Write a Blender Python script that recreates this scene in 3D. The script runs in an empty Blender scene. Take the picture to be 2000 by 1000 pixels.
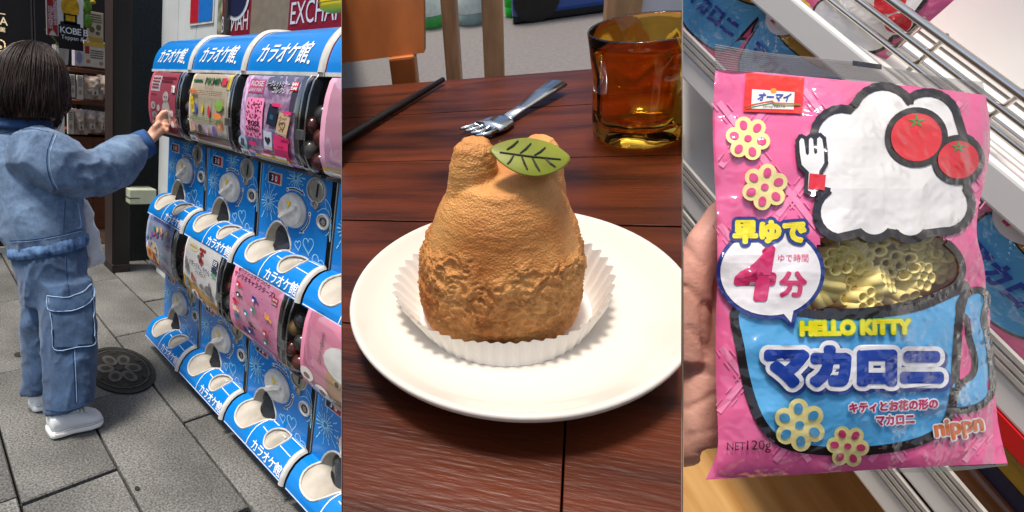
import bpy, bmesh, math, random
from mathutils import Vector, Matrix, noise
random.seed(7)
SC = bpy.context.scene
COL = SC.collection
PI = math.pi
V = Vector
# ------------------------------------------------------------------ camera, sky, sun, exposure
FPX, PX0, PY0 = 1100.0, 650.0, 500.0          # focal length and optical centre in pixels of a 2000 x 1000 picture
CAM = V((0, 0, 1.10))
CR = V((0.5905, 0.8007, 0.1011)); CU = V((-0.2605, 0.0704, 0.9629)); CF = CU.cross(CR).normalized()
CR = CF.cross(CU).normalized(); CU = CR.cross(CF).normalized()
cd = bpy.data.cameras.new('camera'); cam = bpy.data.objects.new('camera', cd); COL.objects.link(cam)
cd.sensor_fit = 'HORIZONTAL'; cd.sensor_width = 36; cd.lens = 36 * FPX / 2000
cd.shift_x = (1000 - PX0) / 2000; cd.clip_start = 0.02; cd.clip_end = 500
cam.matrix_world = Matrix(((CR.x, CU.x, -CF.x, CAM.x), (CR.y, CU.y, -CF.y, CAM.y), (CR.z, CU.z, -CF.z, CAM.z), (0, 0, 0, 1)))
SC.camera = cam
SUN = V((-0.05, -0.36, 0.93)).normalized()      # direction towards the sun
w = bpy.data.worlds.new('World'); SC.world = w; w.use_nodes = True
nt = w.node_tree; sky = nt.nodes.new('ShaderNodeTexSky'); sky.sky_type = 'NISHITA'; sky.sun_disc = False
sky.sun_elevation = math.asin(SUN.z); sky.sun_rotation = math.atan2(SUN.x, SUN.y)
sky.air_density = 1.0; sky.dust_density = 3.0; sky.ozone_density = 1.0
nt.nodes['Background'].inputs[1].default_value = 0.10
nt.links.new(sky.outputs[0], nt.nodes['Background'].inputs[0])
sl = bpy.data.lights.new('sun', 'SUN'); sl.energy = 2.6; sl.angle = math.radians(12); sl.color = (1, .93, .84)
so = bpy.data.objects.new('sun', sl); COL.objects.link(so); so.rotation_euler = (-SUN).to_track_quat('-Z', 'Y').to_euler()
SC.view_settings.view_transform = 'Standard'; SC.view_settings.look = 'None'
SC.view_settings.exposure = 0.74; SC.view_settings.gamma = 1
SC.cycles.use_denoising = True
SC.cycles.max_bounces = 10; SC.cycles.transparent_max_bounces = 16; SC.cycles.transmission_bounces = 10

# ------------------------------------------------------------------ frames of the three places
def P(px, py, Z):                              # the point a given depth in front of the camera
    return CAM + CR * ((px - PX0) / FPX * Z) + CU * ((PY0 - py) / FPX * Z) + CF * Z
def ray(px, py): return CR * (px - PX0) + CU * (PY0 - py) + CF * FPX
def onx(px, py, x): d = ray(px, py); return CAM + d * (x / d.x)
def ony(px, py, y): d = ray(px, py); return CAM + d * (y / d.y)
def onz(px, py, z): d = ray(px, py); return CAM + d * ((z - CAM.z) / d.z)
ID = Matrix.Identity(4)
_dn = (CR * (1036.5 - PX0) - CU * (2207.2 - PY0) + CF * FPX).normalized()
MZ = -_dn; _f = CF + CR * .33; MY = (_f - MZ * _f.dot(MZ)).normalized(); MX = MY.cross(MZ)
MO = P(993.4, 564.2, 0.3417)                   # centre of the plate's rim
MID = Matrix(((MX.x, MY.x, MZ.x, MO.x), (MX.y, MY.y, MZ.y, MO.y), (MX.z, MY.z, MZ.z, MO.z), (0, 0, 0, 1)))
MIDI = MID.inverted()
def midz(px, py, z):                           # point of the table frame at height z
    o = MIDI @ CAM; d = (MIDI.to_3x3() @ ray(px, py)); return o + d * ((z - o.z) / d.z)
RGT = cam.matrix_world.copy()                  # shop frame: x right, y up, -z away
def rp(px, py, Z): return V(((px - PX0) / FPX * Z, (PY0 - py) / FPX * Z, -Z))

# ------------------------------------------------------------------ helpers
def L(h):
    h = h.lstrip('#'); c = [int(h[i:i + 2], 16) / 255 for i in (0, 2, 4)]
    return tuple(x / 12.92 if x <= .04045 else ((x + .055) / 1.055) ** 2.4 for x in c)
MATS = {}
def mat(name, col, rough=.5, var=.08, vs=30., bump=0., bs=300., metal=0., coat=0., spec=.5, trans=0., ior=1.45, col2=None, stretch=None, sheen=0., detail=5., emit=0., sss=0., dist=0.):
    if name in MATS: return MATS[name]
    m = bpy.data.materials.new(name); m.use_nodes = True; n = m.node_tree; b = n.nodes['Principled BSDF']
    if isinstance(col, str): col = L(col)
    if isinstance(col2, str): col2 = L(col2)
    b.inputs['Roughness'].default_value = rough; b.inputs['Metallic'].default_value = metal
    b.inputs['Coat Weight'].default_value = coat; b.inputs['Specular IOR Level'].default_value = spec
    b.inputs['Transmission Weight'].default_value = trans; b.inputs['IOR'].default_value = ior
    b.inputs['Coat Roughness'].default_value = .08
    if sheen: b.inputs['Sheen Weight'].default_value = sheen
    if sss: b.inputs['Subsurface Weight'].default_value = sss; b.inputs['Subsurface Radius'].default_value = (.01, .004, .002)
    if emit: b.inputs['Emission Color'].default_value = (*col, 1); b.inputs['Emission Strength'].default_value = emit
    tc = n.nodes.new('ShaderNodeTexCoord'); src = tc.outputs['Object']
    if stretch:
        mp = n.nodes.new('ShaderNodeMapping'); mp.inputs['Scale'].default_value = stretch; n.links.new(src, mp.inputs[0]); src = mp.outputs[0]
    if var or col2:
        t = n.nodes.new('ShaderNodeTexNoise'); t.inputs['Scale'].default_value = vs; t.inputs['Detail'].default_value = detail; t.inputs['Distortion'].default_value = dist
        if detail >= 9: t.inputs['Roughness'].default_value = .78
        n.links.new(src, t.inputs[0])
        r = n.nodes.new('ShaderNodeValToRGB'); r.color_ramp.elements[0].position = .32; r.color_ramp.elements[1].position = .68
        r.color_ramp.elements[0].color = (*[max(0, c * (1 - var)) for c in col], 1)
        r.color_ramp.elements[1].color = (*(col2 or [min(1, c * (1 + var)) for c in col]), 1)
        n.links.new(t.outputs[0], r.inputs[0]); n.links.new(r.outputs[0], b.inputs['Base Color'])
    else: b.inputs['Base Color'].default_value = (*col, 1)
    if bump:
        t = n.nodes.new('ShaderNodeTexNoise'); t.inputs['Scale'].default_value = bs; t.inputs['Detail'].default_value = 4; n.links.new(src, t.inputs[0])
        bp = n.nodes.new('ShaderNodeBump'); bp.inputs['Strength'].default_value = bump; bp.inputs['Distance'].default_value = .002
        n.links.new(t.outputs[0], bp.inputs['Height']); n.links.new(bp.outputs[0], b.inputs['Normal'])
    MATS[name] = m; return m
def film(name, tint=(.92, .94, .95), gl=.12, rough=.05, gcol=(1, 1, 1), bump=0., bs=40., top=.35):  # thin clear plastic
    m = bpy.data.materials.new(name); m.use_nodes = True; n = m.node_tree; n.nodes.clear()
    o = n.nodes.new('ShaderNodeOutputMaterial'); t = n.nodes.new('ShaderNodeBsdfTransparent'); g = n.nodes.new('ShaderNodeBsdfGlossy')
    t.inputs[0].default_value = (*tint, 1); g.inputs[0].default_value = (*gcol, 1); g.inputs['Roughness'].default_value = rough
    lw = n.nodes.new('ShaderNodeLayerWeight'); lw.inputs[0].default_value = .25; mx = n.nodes.new('ShaderNodeMixShader')
    mr = n.nodes.new('ShaderNodeMapRange'); mr.inputs[3].default_value = gl; mr.inputs[4].default_value = top + gl
    n.links.new(lw.outputs['Fresnel'], mr.inputs[0]); n.links.new(mr.outputs[0], mx.inputs[0])
    n.links.new(t.outputs[0], mx.inputs[1]); n.links.new(g.outputs[0], mx.inputs[2]); n.links.new(mx.outputs[0], o.inputs[0])
    if bump:
        nz = n.nodes.new('ShaderNodeTexNoise'); nz.inputs['Scale'].default_value = bs; tc = n.nodes.new('ShaderNodeTexCoord'); n.links.new(tc.outputs['Object'], nz.inputs[0])
        bp = n.nodes.new('ShaderNodeBump'); bp.inputs['Strength'].default_value = bump; bp.inputs['Distance'].default_value = .004; n.links.new(nz.outputs[0], bp.inputs['Height']); n.links.new(bp.outputs[0], g.inputs['Normal'])
    return m
def basis(d):
    d = d.normalized(); a = V((0, 0, 1)) if abs(d.z) < .9 else V((1, 0, 0))
    x = d.cross(a).normalized(); return x, d.cross(x).normalized()
class G:                                         # collects shapes into one mesh
    def __init__(s): s.v = []; s.f = []
    def add(s, v, f):
        o = len(s.v); s.v += [V(p) for p in v]; s.f += [[i + o for i in q] for q in f]; return s
    def box(s, a, b, bev=0.):
        if bev:
            bm = bmesh.new(); bmesh.ops.create_cube(bm, size=1)
            for q in bm.verts: q.co = V([(a[i] + b[i]) / 2 + q.co[i] * (b[i] - a[i]) for i in range(3)])
            bmesh.ops.bevel(bm, geom=bm.edges[:], offset=bev, segments=2, affect='EDGES', profile=.6)
            bm.verts.index_update(); s.add([q.co.copy() for q in bm.verts], [[q.index for q in f.verts] for f in bm.faces]); bm.free(); return s
        x0, y0, z0 = a; x1, y1, z1 = b
        return s.add([(x0, y0, z0), (x1, y0, z0), (x1, y1, z0), (x0, y1, z0), (x0, y0, z1), (x1, y0, z1), (x1, y1, z1), (x0, y1, z1)],
                     [(0, 3, 2, 1), (4, 5, 6, 7), (0, 1, 5, 4), (1, 2, 6, 5), (2, 3, 7, 6), (3, 0, 4, 7)])
    def obox(s, o, ax, ay, az):                  # box from a corner and three edge vectors
        o = V(o); ax = V(ax); ay = V(ay); az = V(az)
        return s.add([o, o + ax, o + ax + ay, o + ay, o + az, o + ax + az, o + ax + ay + az, o + ay + az],
                     [(0, 3, 2, 1), (4, 5, 6, 7), (0, 1, 5, 4), (1, 2, 6, 5), (2, 3, 7, 6), (3, 0, 4, 7)])
    def tube(s, pts, r, n=8, caps=True, sq=1., closed=False):
        pts = [V(p) for p in pts]; k = len(pts); rr = r if isinstance(r, (list, tuple)) else [r] * k
        x, y = basis(pts[1] - pts[0]); vs = []
        for i, p in enumerate(pts):
            d = (pts[min(i + 1, k - 1)] - pts[max(i - 1, 0)])
            if closed: d = pts[(i + 1) % k] - pts[i - 1]
            d.normalize(); x = (x - d * x.dot(d)).normalized(); y = d.cross(x)
            for j in range(n): a = 2 * PI * j / n; vs.append(p + (x * math.cos(a) + y * math.sin(a) * sq) * rr[i])
        f = [[i * n + j, i * n + (j + 1) % n, (i + 1) * n + (j + 1) % n, (i + 1) * n + j] for i in range(k - 1) for j in range(n)]
        if closed: f += [[(k - 1) * n + j, (k - 1) * n + (j + 1) % n, (j + 1) % n, j] for j in range(n)]
        elif caps: f += [list(range(n))[::-1], list(range((k - 1) * n, k * n))]
        return s.add(vs, f)
    def loft(s, rings, caps=True):               # rings of equal count
        n = len(rings[0]); k = len(rings); vs = [p for r in rings for p in r]
        f = [[i * n + j, i * n + (j + 1) % n, (i + 1) * n + (j + 1) % n, (i + 1) * n + j] for i in range(k - 1) for j in range(n)]
        if caps: f += [list(range(n))[::-1], list(range((k - 1) * n, k * n))]
        return s.add(vs, f)
    def lathe(s, prof, n=32, c=(0, 0, 0), sx=1., sy=1., caps=False):
        c = V(c); return s.loft([[c + V((r * sx * math.cos(2 * PI * j / n), r * sy * math.sin(2 * PI * j / n), z)) for j in range(n)] for r, z in prof], caps)
    def ball(s, c, r, nu=12, nv=8):
        c = V(c); r = V(r) if isinstance(r, (tuple, list, Vector)) else V((r, r, r))
        return s.loft([[c + V((r.x * math.sin(t) * math.cos(2 * PI * j / nu), r.y * math.sin(t) * math.sin(2 * PI * j / nu), r.z * math.cos(t))) for j in range(nu)] for t in [max(.02, min(PI - .02, PI * i / nv)) for i in range(nv + 1)]])
    def grid(s, fn, nu, nv, keep=None):
        vs = [fn(i / nu, j / nv) for j in range(nv + 1) for i in range(nu + 1)]
        f = [[j * (nu + 1) + i, j * (nu + 1) + i + 1, (j + 1) * (nu + 1) + i + 1, (j + 1) * (nu + 1) + i] for j in range(nv) for i in range(nu) if keep is None or keep((i + .5) / nu, (j + .5) / nv)]
        return s.add(vs, f)
    def prism(s, poly, h, fn=None):              # extrude 2-D polygon; fn maps (x, y, h)
        fn = fn or (lambda x, y, z: V((x, y, z))); n = len(poly)
        return s.add([fn(x, y, 0) for x, y in poly] + [fn(x, y, h) for x, y in poly], [list(range(n))[::-1], list(range(n, 2 * n))] + [[i, (i + 1) % n, n + (i + 1) % n, n + i] for i in range(n)])
    def map(s, fn): s.v = [fn(p) for p in s.v]; return s
def mk(name, g, m, parent=None, M=None, smooth=False, **tags):
    me = bpy.data.meshes.new(name)
    if isinstance(g, G): me.from_pydata([tuple(p) for p in g.v], [], g.f)
    else: me = g; me.name = name
    me.update(); me.materials.clear(); me.materials.append(m)
    if smooth: me.polygons.foreach_set('use_smooth', [True] * len(me.polygons))
    o = bpy.data.objects.new(name, me); COL.objects.link(o)
    if parent is not None: o.parent = parent
    if M is not None: o.matrix_local = M
    for k, v_ in tags.items(): o[k] = v_
    return o
def thing(name, label, category, M=None, group=None):
    o = bpy.data.objects.new(name, None); COL.objects.link(o); o.empty_display_size = .05
    if M is not None: o.matrix_world = M
    o['label'] = label; o['category'] = category
    if group: o['group'] = group
    return o
def tag(o, label, category, group=None):
    o['label'] = label; o['category'] = category
    if group: o['group'] = group
    return o
def T(p): return Matrix.Translation(V(p))
def at(g, o): o = V(o); g.v = [p - o for p in g.v]; return g
def remesh(g, vox, it=2, dec=None):               # one continuous surface from overlapping shapes
    me = bpy.data.meshes.new('r'); me.from_pydata([tuple(p) for p in g.v], [], g.f); me.update()
    o = bpy.data.objects.new('r', me); COL.objects.link(o)
    bm = bmesh.new(); bm.from_mesh(me); bmesh.ops.recalc_face_normals(bm, faces=bm.faces); bm.to_mesh(me); bm.free()
    md = o.modifiers.new('r', 'REMESH'); md.mode = 'VOXEL'; md.voxel_size = vox
    if it: sm = o.modifiers.new('s', 'SMOOTH'); sm.iterations = it; sm.factor = .5
    dg = bpy.context.evaluated_depsgraph_get(); out = bpy.data.meshes.new_from_object(o.evaluated_get(dg))
    bpy.data.objects.remove(o); return out
def displace(me, fn):                              # fn(co, normal) -> offset along the normal
    ns = [v_.normal.copy() for v_ in me.vertices]
    for v_, n_ in zip(me.vertices, ns): v_.co += n_ * fn(v_.co, n_)
    me.update()
FL = {}
def text2d(body, size=1., bold=0., shear=0., align='CENTER', slices=0, space=1., vert=False, res=3):
    key = (body, bold, shear, align, space, vert, res)
    if key not in FL:
        c = bpy.data.curves.new('t', 'FONT'); c.body = '\n'.join(body) if vert else body; c.offset = bold; c.shear = shear; c.align_x = align; c.space_character = space; c.resolution_u = res
        if vert: c.space_line = .85
        o = bpy.data.objects.new('t', c); COL.objects.link(o); dg = bpy.context.evaluated_depsgraph_get(); dg.update()
        FL[key] = bpy.data.meshes.new_from_object(o.evaluated_get(dg)); bpy.data.objects.remove(o)
    me = FL[key]
    return [V((v_.co.x * size, v_.co.y * size)) for v_ in me.vertices], [list(p.vertices) for p in me.polygons]
def conform(v2, f2, fn, step=None):                # lay flat print on a curved surface; fn(x, y) -> point
    if step:
        bm = bmesh.new(); vs = [bm.verts.new((p[0], p[1], 0)) for p in v2]
        for q in f2:
            try: bm.faces.new([vs[i] for i in q])
            except ValueError: pass
        for ax in (0, 1):
            lo = min(p[ax] for p in v2); hi = max(p[ax] for p in v2); k = int((hi - lo) / step[ax]) if step[ax] else 0
            for i in range(1, k + 1):
                co = [0, 0, 0]; co[ax] = lo + (hi - lo) * i / (k + 1); no = [0, 0, 0]; no[ax] = 1
                bmesh.ops.bisect_plane(bm, geom=bm.verts[:] + bm.edges[:] + bm.faces[:], plane_co=co, plane_no=no)
        bm.verts.index_update(); v2 = [(q.co.x, q.co.y) for q in bm.verts]; f2 = [[q.index for q in f.verts] for f in bm.faces]; bm.free()
    return G().add([fn(p[0], p[1]) for p in v2], f2)
class Flat:                                         # flat print: polygons of one colour
    def __init__(s): s.v = []; s.f = []
    def poly(s, pts): o = len(s.v); s.v += [V((p[0], p[1])) for p in pts]; s.f.append(list(range(o, o + len(pts)))); return s
    def rect(s, x0, y0, x1, y1, rot=0.):
        c = V(((x0 + x1) / 2, (y0 + y1) / 2)); R = Matrix.Rotation(rot, 2)
        return s.poly([c + R @ (V(p) - c) for p in ((x0, y0), (x1, y0), (x1, y1), (x0, y1))])
    def ell(s, x, y, rx, ry, n=16, rot=0.):
        R = Matrix.Rotation(rot, 2); return s.poly([V((x, y)) + R @ V((rx * math.cos(2 * PI * i / n), ry * math.sin(2 * PI * i / n))) for i in range(n)])
    def ring(s, pts, w, closed=True):               # outline of width w
        k = len(pts); pts = [V(p) for p in pts]
        for i in range(k if closed else k - 1):
            a = pts[i]; b = pts[(i + 1) % k]; d = (b - a)
            if d.length < 1e-9: continue
            d.normalize(); n_ = V((-d.y, d.x)) * w / 2; e = d * w * .3; s.poly([a - e - n_, b + e - n_, b + e + n_, a - e + n_])
        return s
    def text(s, body, x, y, size, **k):
        v2, f2 = text2d(body, size, **k); o = len(s.v); s.v += [p + V((x, y)) for p in v2]; s.f += [[i + o for i in q] for q in f2]; return s
    def map(s, fn): s.v = [V(fn(p)) for p in s.v]; return s
def inpoly(x, y, poly):
    r = False; j = len(poly) - 1
    for i in range(len(poly)):
        a, b = poly[i], poly[j]
        if (a[1] > y) != (b[1] > y) and x < (b[0] - a[0]) * (y - a[1]) / (b[1] - a[1]) + a[0]: r = not r
        j = i
    return r
def smoothpts(pts, k=6, closed=True):              # Catmull-Rom through points
    n = len(pts); out = []; d = len(pts[0])
    for i in range(n if closed else n - 1):
        p = [pts[(i + q) % n] if closed else pts[max(0, min(n - 1, i + q))] for q in (-1, 0, 1, 2)]
        for j in range(k):
            t = j / k; out.append(tuple(.5 * (2 * p[1][c] + (p[2][c] - p[0][c]) * t + (2 * p[0][c] - 5 * p[1][c] + 4 * p[2][c] - p[3][c]) * t * t + (3 * p[1][c] - p[0][c] - 3 * p[2][c] + p[3][c]) * t ** 3) for c in range(d)))
    if not closed: out.append(tuple(pts[-1]))
    return out
def nz(p, s, o=0.): return noise.noise(V(p) * s + V((o, o * 1.7, o * .3)))
# ================================================================== LEFT: the pavement, the shop front, the capsule machines
blue = mat('machine_blue', '#0a7ccd', .28, .06, 8, coat=.35, bump=.03, bs=60)
white = mat('machine_white', '#c9c5bc', .42, .22, 16, bump=.05, bs=200, col2='#e6e3dc', detail=9)
offw = mat('chute_plastic', '#a8a194', .5, .22, 14, bump=.06, bs=150)
prw = mat('print_white', '#f4f6f8', .4, 0)
prl = mat('print_light_blue', '#9fdcf6', .4, 0)
navy = mat('print_navy', '#10142e', .4, 0)
yel = mat('print_yellow', '#f0d400', .4, 0)
blackp = mat('black_plastic', '#16181b', .35, .2, 20)
darkin = mat('machine_interior', '#3a3836', .6, .25, 12)
steel = mat('coin_plate_steel', '#b9b2a2', .3, .1, 60, metal=.7)
clearw = film('window_plastic', (.93, .935, .94), .015, .06, (.7, .7, .7))
granite = mat('granite_slab', '#565753', .75, .35, 160, bump=.35, bs=260, col2='#8c8b86', detail=8)
n_ = granite.node_tree; b_ = n_.nodes['Principled BSDF']; old = b_.inputs['Base Color'].links[0].from_socket
tcn = n_.nodes.new('ShaderNodeTexCoord'); tn = n_.nodes.new('ShaderNodeTexNoise'); tn.inputs['Scale'].default_value = 2.2; tn.inputs['Detail'].default_value = 3
n_.links.new(tcn.outputs['Object'], tn.inputs[0]); mr = n_.nodes.new('ShaderNodeMapRange'); mr.inputs[1].default_value = .3; mr.inputs[2].default_value = .7; mr.inputs[3].default_value = .42; mr.inputs[4].default_value = 1.12
n_.links.new(tn.outputs[0], mr.inputs[0]); mxn = n_.nodes.new('ShaderNodeMix'); mxn.data_type = 'RGBA'; mxn.blend_type = 'MULTIPLY'; mxn.inputs[0].default_value = 1
n_.links.new(old, mxn.inputs[6]); n_.links.new(mr.outputs[0], mxn.inputs[7]); n_.links.new(mxn.outputs[2], b_.inputs['Base Color'])
joint = mat('joint_grit', '#34332f', .9, .3, 80)
# pavement with single slabs
pave = mk('pavement', G().add([(-40, -40, -.03), (40, -40, -.03), (40, 40, -.03), (-40, 40, -.03)], [(0, 1, 2, 3)]), joint, kind='structure')
MHC = V((-2.13, .632, 0)); MHR = (.205, .12)
for j in range(-2, 6):
    y0 = -.083 + .264 * j; off = {0: -1.47, 1: -1.47, 2: -1.94, 3: -1.66, 4: -2.06, 5: -1.5}.get(j, -1.2)
    for i in range(-1, 5):
        x0 = off - .8 * i + random.uniform(-.01, .01); x1 = x0 - .8; g = .004; rel = lambda y: -.13 * (y - y0)
        pts = [(x1 + g + rel(y0 + g), y0 + g), (x0 - g + rel(y0 + g), y0 + g), (x0 - g + rel(y0 + .264 - g), y0 + .264 - g), (x1 + g + rel(y0 + .264 - g), y0 + .264 - g)]
        b = .004; c = V((sum(p[0] for p in pts) / 4, sum(p[1] for p in pts) / 4)); dz = random.uniform(-.0015, .0015)
        inn = [(p[0] + (b if p[0] < c.x else -b), p[1] + (b if p[1] < c.y else -b)) for p in pts]
        gg = G().add([(p[0] - c.x, p[1] - c.y, -.02) for p in pts] + [(p[0] - c.x, p[1] - c.y, -.004 + dz) for p in pts] + [(p[0] - c.x, p[1] - c.y, dz) for p in inn],
                     [(0, 1, 5, 4), (1, 2, 6, 5), (2, 3, 7, 6), (3, 0, 4, 7), (4, 5, 9, 8), (5, 6, 10, 9), (6, 7, 11, 10), (7, 4, 8, 11), (8, 9, 10, 11)])
        mk('paving_slab', gg, granite, pave, T((c.x, c.y, 0)))
for px, py, r in ((36, 693, .016), (268, 955, .007)):
    c = onz(px, py, 0); mk('gum_spot', G().lathe([(r * 1.0, .0005), (r * .9, .0032), (.0005, .0036)], 14, (c.x, c.y, 0), 1.5, 1.), mat('gum_dark', '#26241f', .8, .3, 60), pave)
# manhole cover with petals in relief
iron = mat('cast_iron', '#2b2a28', .55, .3, 60, metal=.3, bump=.3, bs=200)
mh = thing('manhole_cover', 'round dark iron manhole cover with flower relief in the grey paving', 'manhole cover', T(MHC + V((0, 0, .003))))
sx, sy = MHR
mk('rim', G().lathe([(1.06, 0), (1.06, .004), (.95, .005), (.94, .002)], 48, sx=sx, sy=sy), iron, mh); mk('inner_ring', G().lathe([(.88, .002), (.88, .005), (.84, .005), (.84, .002)], 48, sx=sx, sy=sy), mat('cast_iron_ring', '#45423f', .5, .3, 60, metal=.4), mh)
mk('plate', G().lathe([(.93, 0), (.93, .0025), (.001, .0025)], 48, sx=sx, sy=sy), mat('cast_iron_dark', '#1c1b1a', .6, .3, 40, metal=.2), mh)
worn = mat('cast_iron_worn', '#55524e', .5, .3, 60, metal=.4, bump=.3, bs=200)
for k in range(6):
    a = k * PI / 3 + .3; pet = []
    for t in range(12):
        q = 2 * PI * t / 12; r = .42 + .26 * math.cos(q); s_ = .2 * math.sin(q)
        pet.append((sx * (r * math.cos(a) - s_ * math.sin(a)), sy * (r * math.sin(a) + s_ * math.cos(a))))
    mk('petal', G().prism(pet, .0035, lambda x, y, z: V((x, y, z + .002))), worn, mh); mk('petal_groove', G().prism([(p[0] * .55 + sx * .19 * math.cos(a), p[1] * .55 + sy * .19 * math.sin(a)) for p in pet], .001, lambda x, y, z: V((x, y, z + .0052))), MATS['cast_iron'], mh)
    q2 = [(sx * (.78 * math.cos(a + .52) + .1 * math.cos(t * PI / 4)), sy * (.78 * math.sin(a + .52) + .1 * math.sin(t * PI / 4))) for t in range(8)]
    mk('boss', G().prism(q2, .0035, lambda x, y, z: V((x, y, z + .002))), iron, mh)
mk('hub', G().lathe([(.12, .002), (.11, .006), (.001, .006)], 20, sx=sx, sy=sy), iron, mh)

# ---- capsule machine, built once: x along the row, front at -y, panel plane y = 0
W = .391; X0 = -2.303; YP = .875
TR = [(0, .085), (-.016, .0835), (-.034, .078), (-.052, .066), (-.067, .047), (-.078, .024), (-.083, 0)]
SEG = [(0, .325)] + TR; ACC = [0.]
for a, b in zip(SEG, SEG[1:]): ACC.append(ACC[-1] + math.hypot(b[0] - a[0], b[1] - a[1]))
SL = ACC[-1]
def skin(x, s, off=0.):
    s = max(0, min(SL, s)); i = 0
    while i < len(SEG) - 2 and ACC[i + 1] < s: i += 1
    t = (s - ACC[i]) / (ACC[i + 1] - ACC[i]); a, b = SEG[i], SEG[i + 1]; dy, dz = b[0] - a[0], b[1] - a[1]; l = math.hypot(dy, dz)
    return V((x, a[0] + dy * t + dz / l * off, a[1] + dz * t - dy / l * off))
def skinp(off=.0012): return lambda x, s: skin(x, s, off)
def ellp(cx, cy, rx, ry, n=28, rot=0): return [(cx + rx * math.cos(2 * PI * i / n) * math.cos(rot) - ry * math.sin(2 * PI * i / n) * math.sin(rot), cy + rx * math.cos(2 * PI * i / n) * math.sin(rot) + ry * math.sin(2 * PI * i / n) * math.cos(rot)) for i in range(n)]
CUP = smoothpts([(.20 * W, .192), (.30 * W, .168), (.42 * W, .178), (.50 * W, .215), (.50 * W, .243), (.46 * W, .262), (.40 * W, .300), (.30 * W, .335), (.17 * W, .332), (.115 * W, .295), (.14 * W, .235)], 4)
PKT = smoothpts([(.63 * W, .250), (.70 * W, .238), (.765 * W, .250), (.765 * W, .285), (.71 * W, .318), (.63 * W, .322), (.585 * W, .30), (.59 * W, .272)], 4)
WP = [(-.074, .572), (-.088, .555), (-.098, .52), (-.103, .47), (-.102, .42), (-.094, .375), (-.078, .346), (-.05, .332), (0, .322)]
WA = [0.]
for a, b in zip(WP, WP[1:]): WA.append(WA[-1] + math.hypot(b[0] - a[0], b[1] - a[1]))
def winprof(t):
    t = max(0, min(.9999, t)) * WA[-1]; i = 0
    while WA[i + 1] < t: i += 1
    f = (t - WA[i]) / (WA[i + 1] - WA[i]); return WP[i][0] + (WP[i + 1][0] - WP[i][0]) * f, WP[i][1] + (WP[i + 1][1] - WP[i][1]) * f
def bowl(poly, depth, dx, ds, m, par, name):
    c = (sum(p[0] for p in poly) / len(poly) + dx, sum(p[1] for p in poly) / len(poly) + ds); rings = []
    for k in (0, .12, .3, .5, .7, .88, .985):
        ring = []
        for p in poly:
            q = skin(p[0] + (c[0] - p[0]) * k, p[1] + (c[1] - p[1]) * k, 0); q.y += depth * math.sin(min(1, k * 1.15) * PI / 2); ring.append(q)
        rings.append(ring)
    return mk(name, G().loft(rings, False).add(rings[-1], [list(range(len(poly)))]), m, par, smooth=True)
def heart(cx, cy, s, rot=0.):
    out = []
    for i in range(26):
        t = 2 * PI * i / 26; x = 16 * math.sin(t) ** 3 / 16; y = (13 * math.cos(t) - 5 * math.cos(2 * t) - 2 * math.cos(3 * t) - math.cos(4 * t)) / 16
        out.append((cx + s * (x * math.cos(rot) - y * math.sin(rot)), cy - s * (x * math.sin(rot) + y * math.cos(rot))))
    return out
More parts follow.
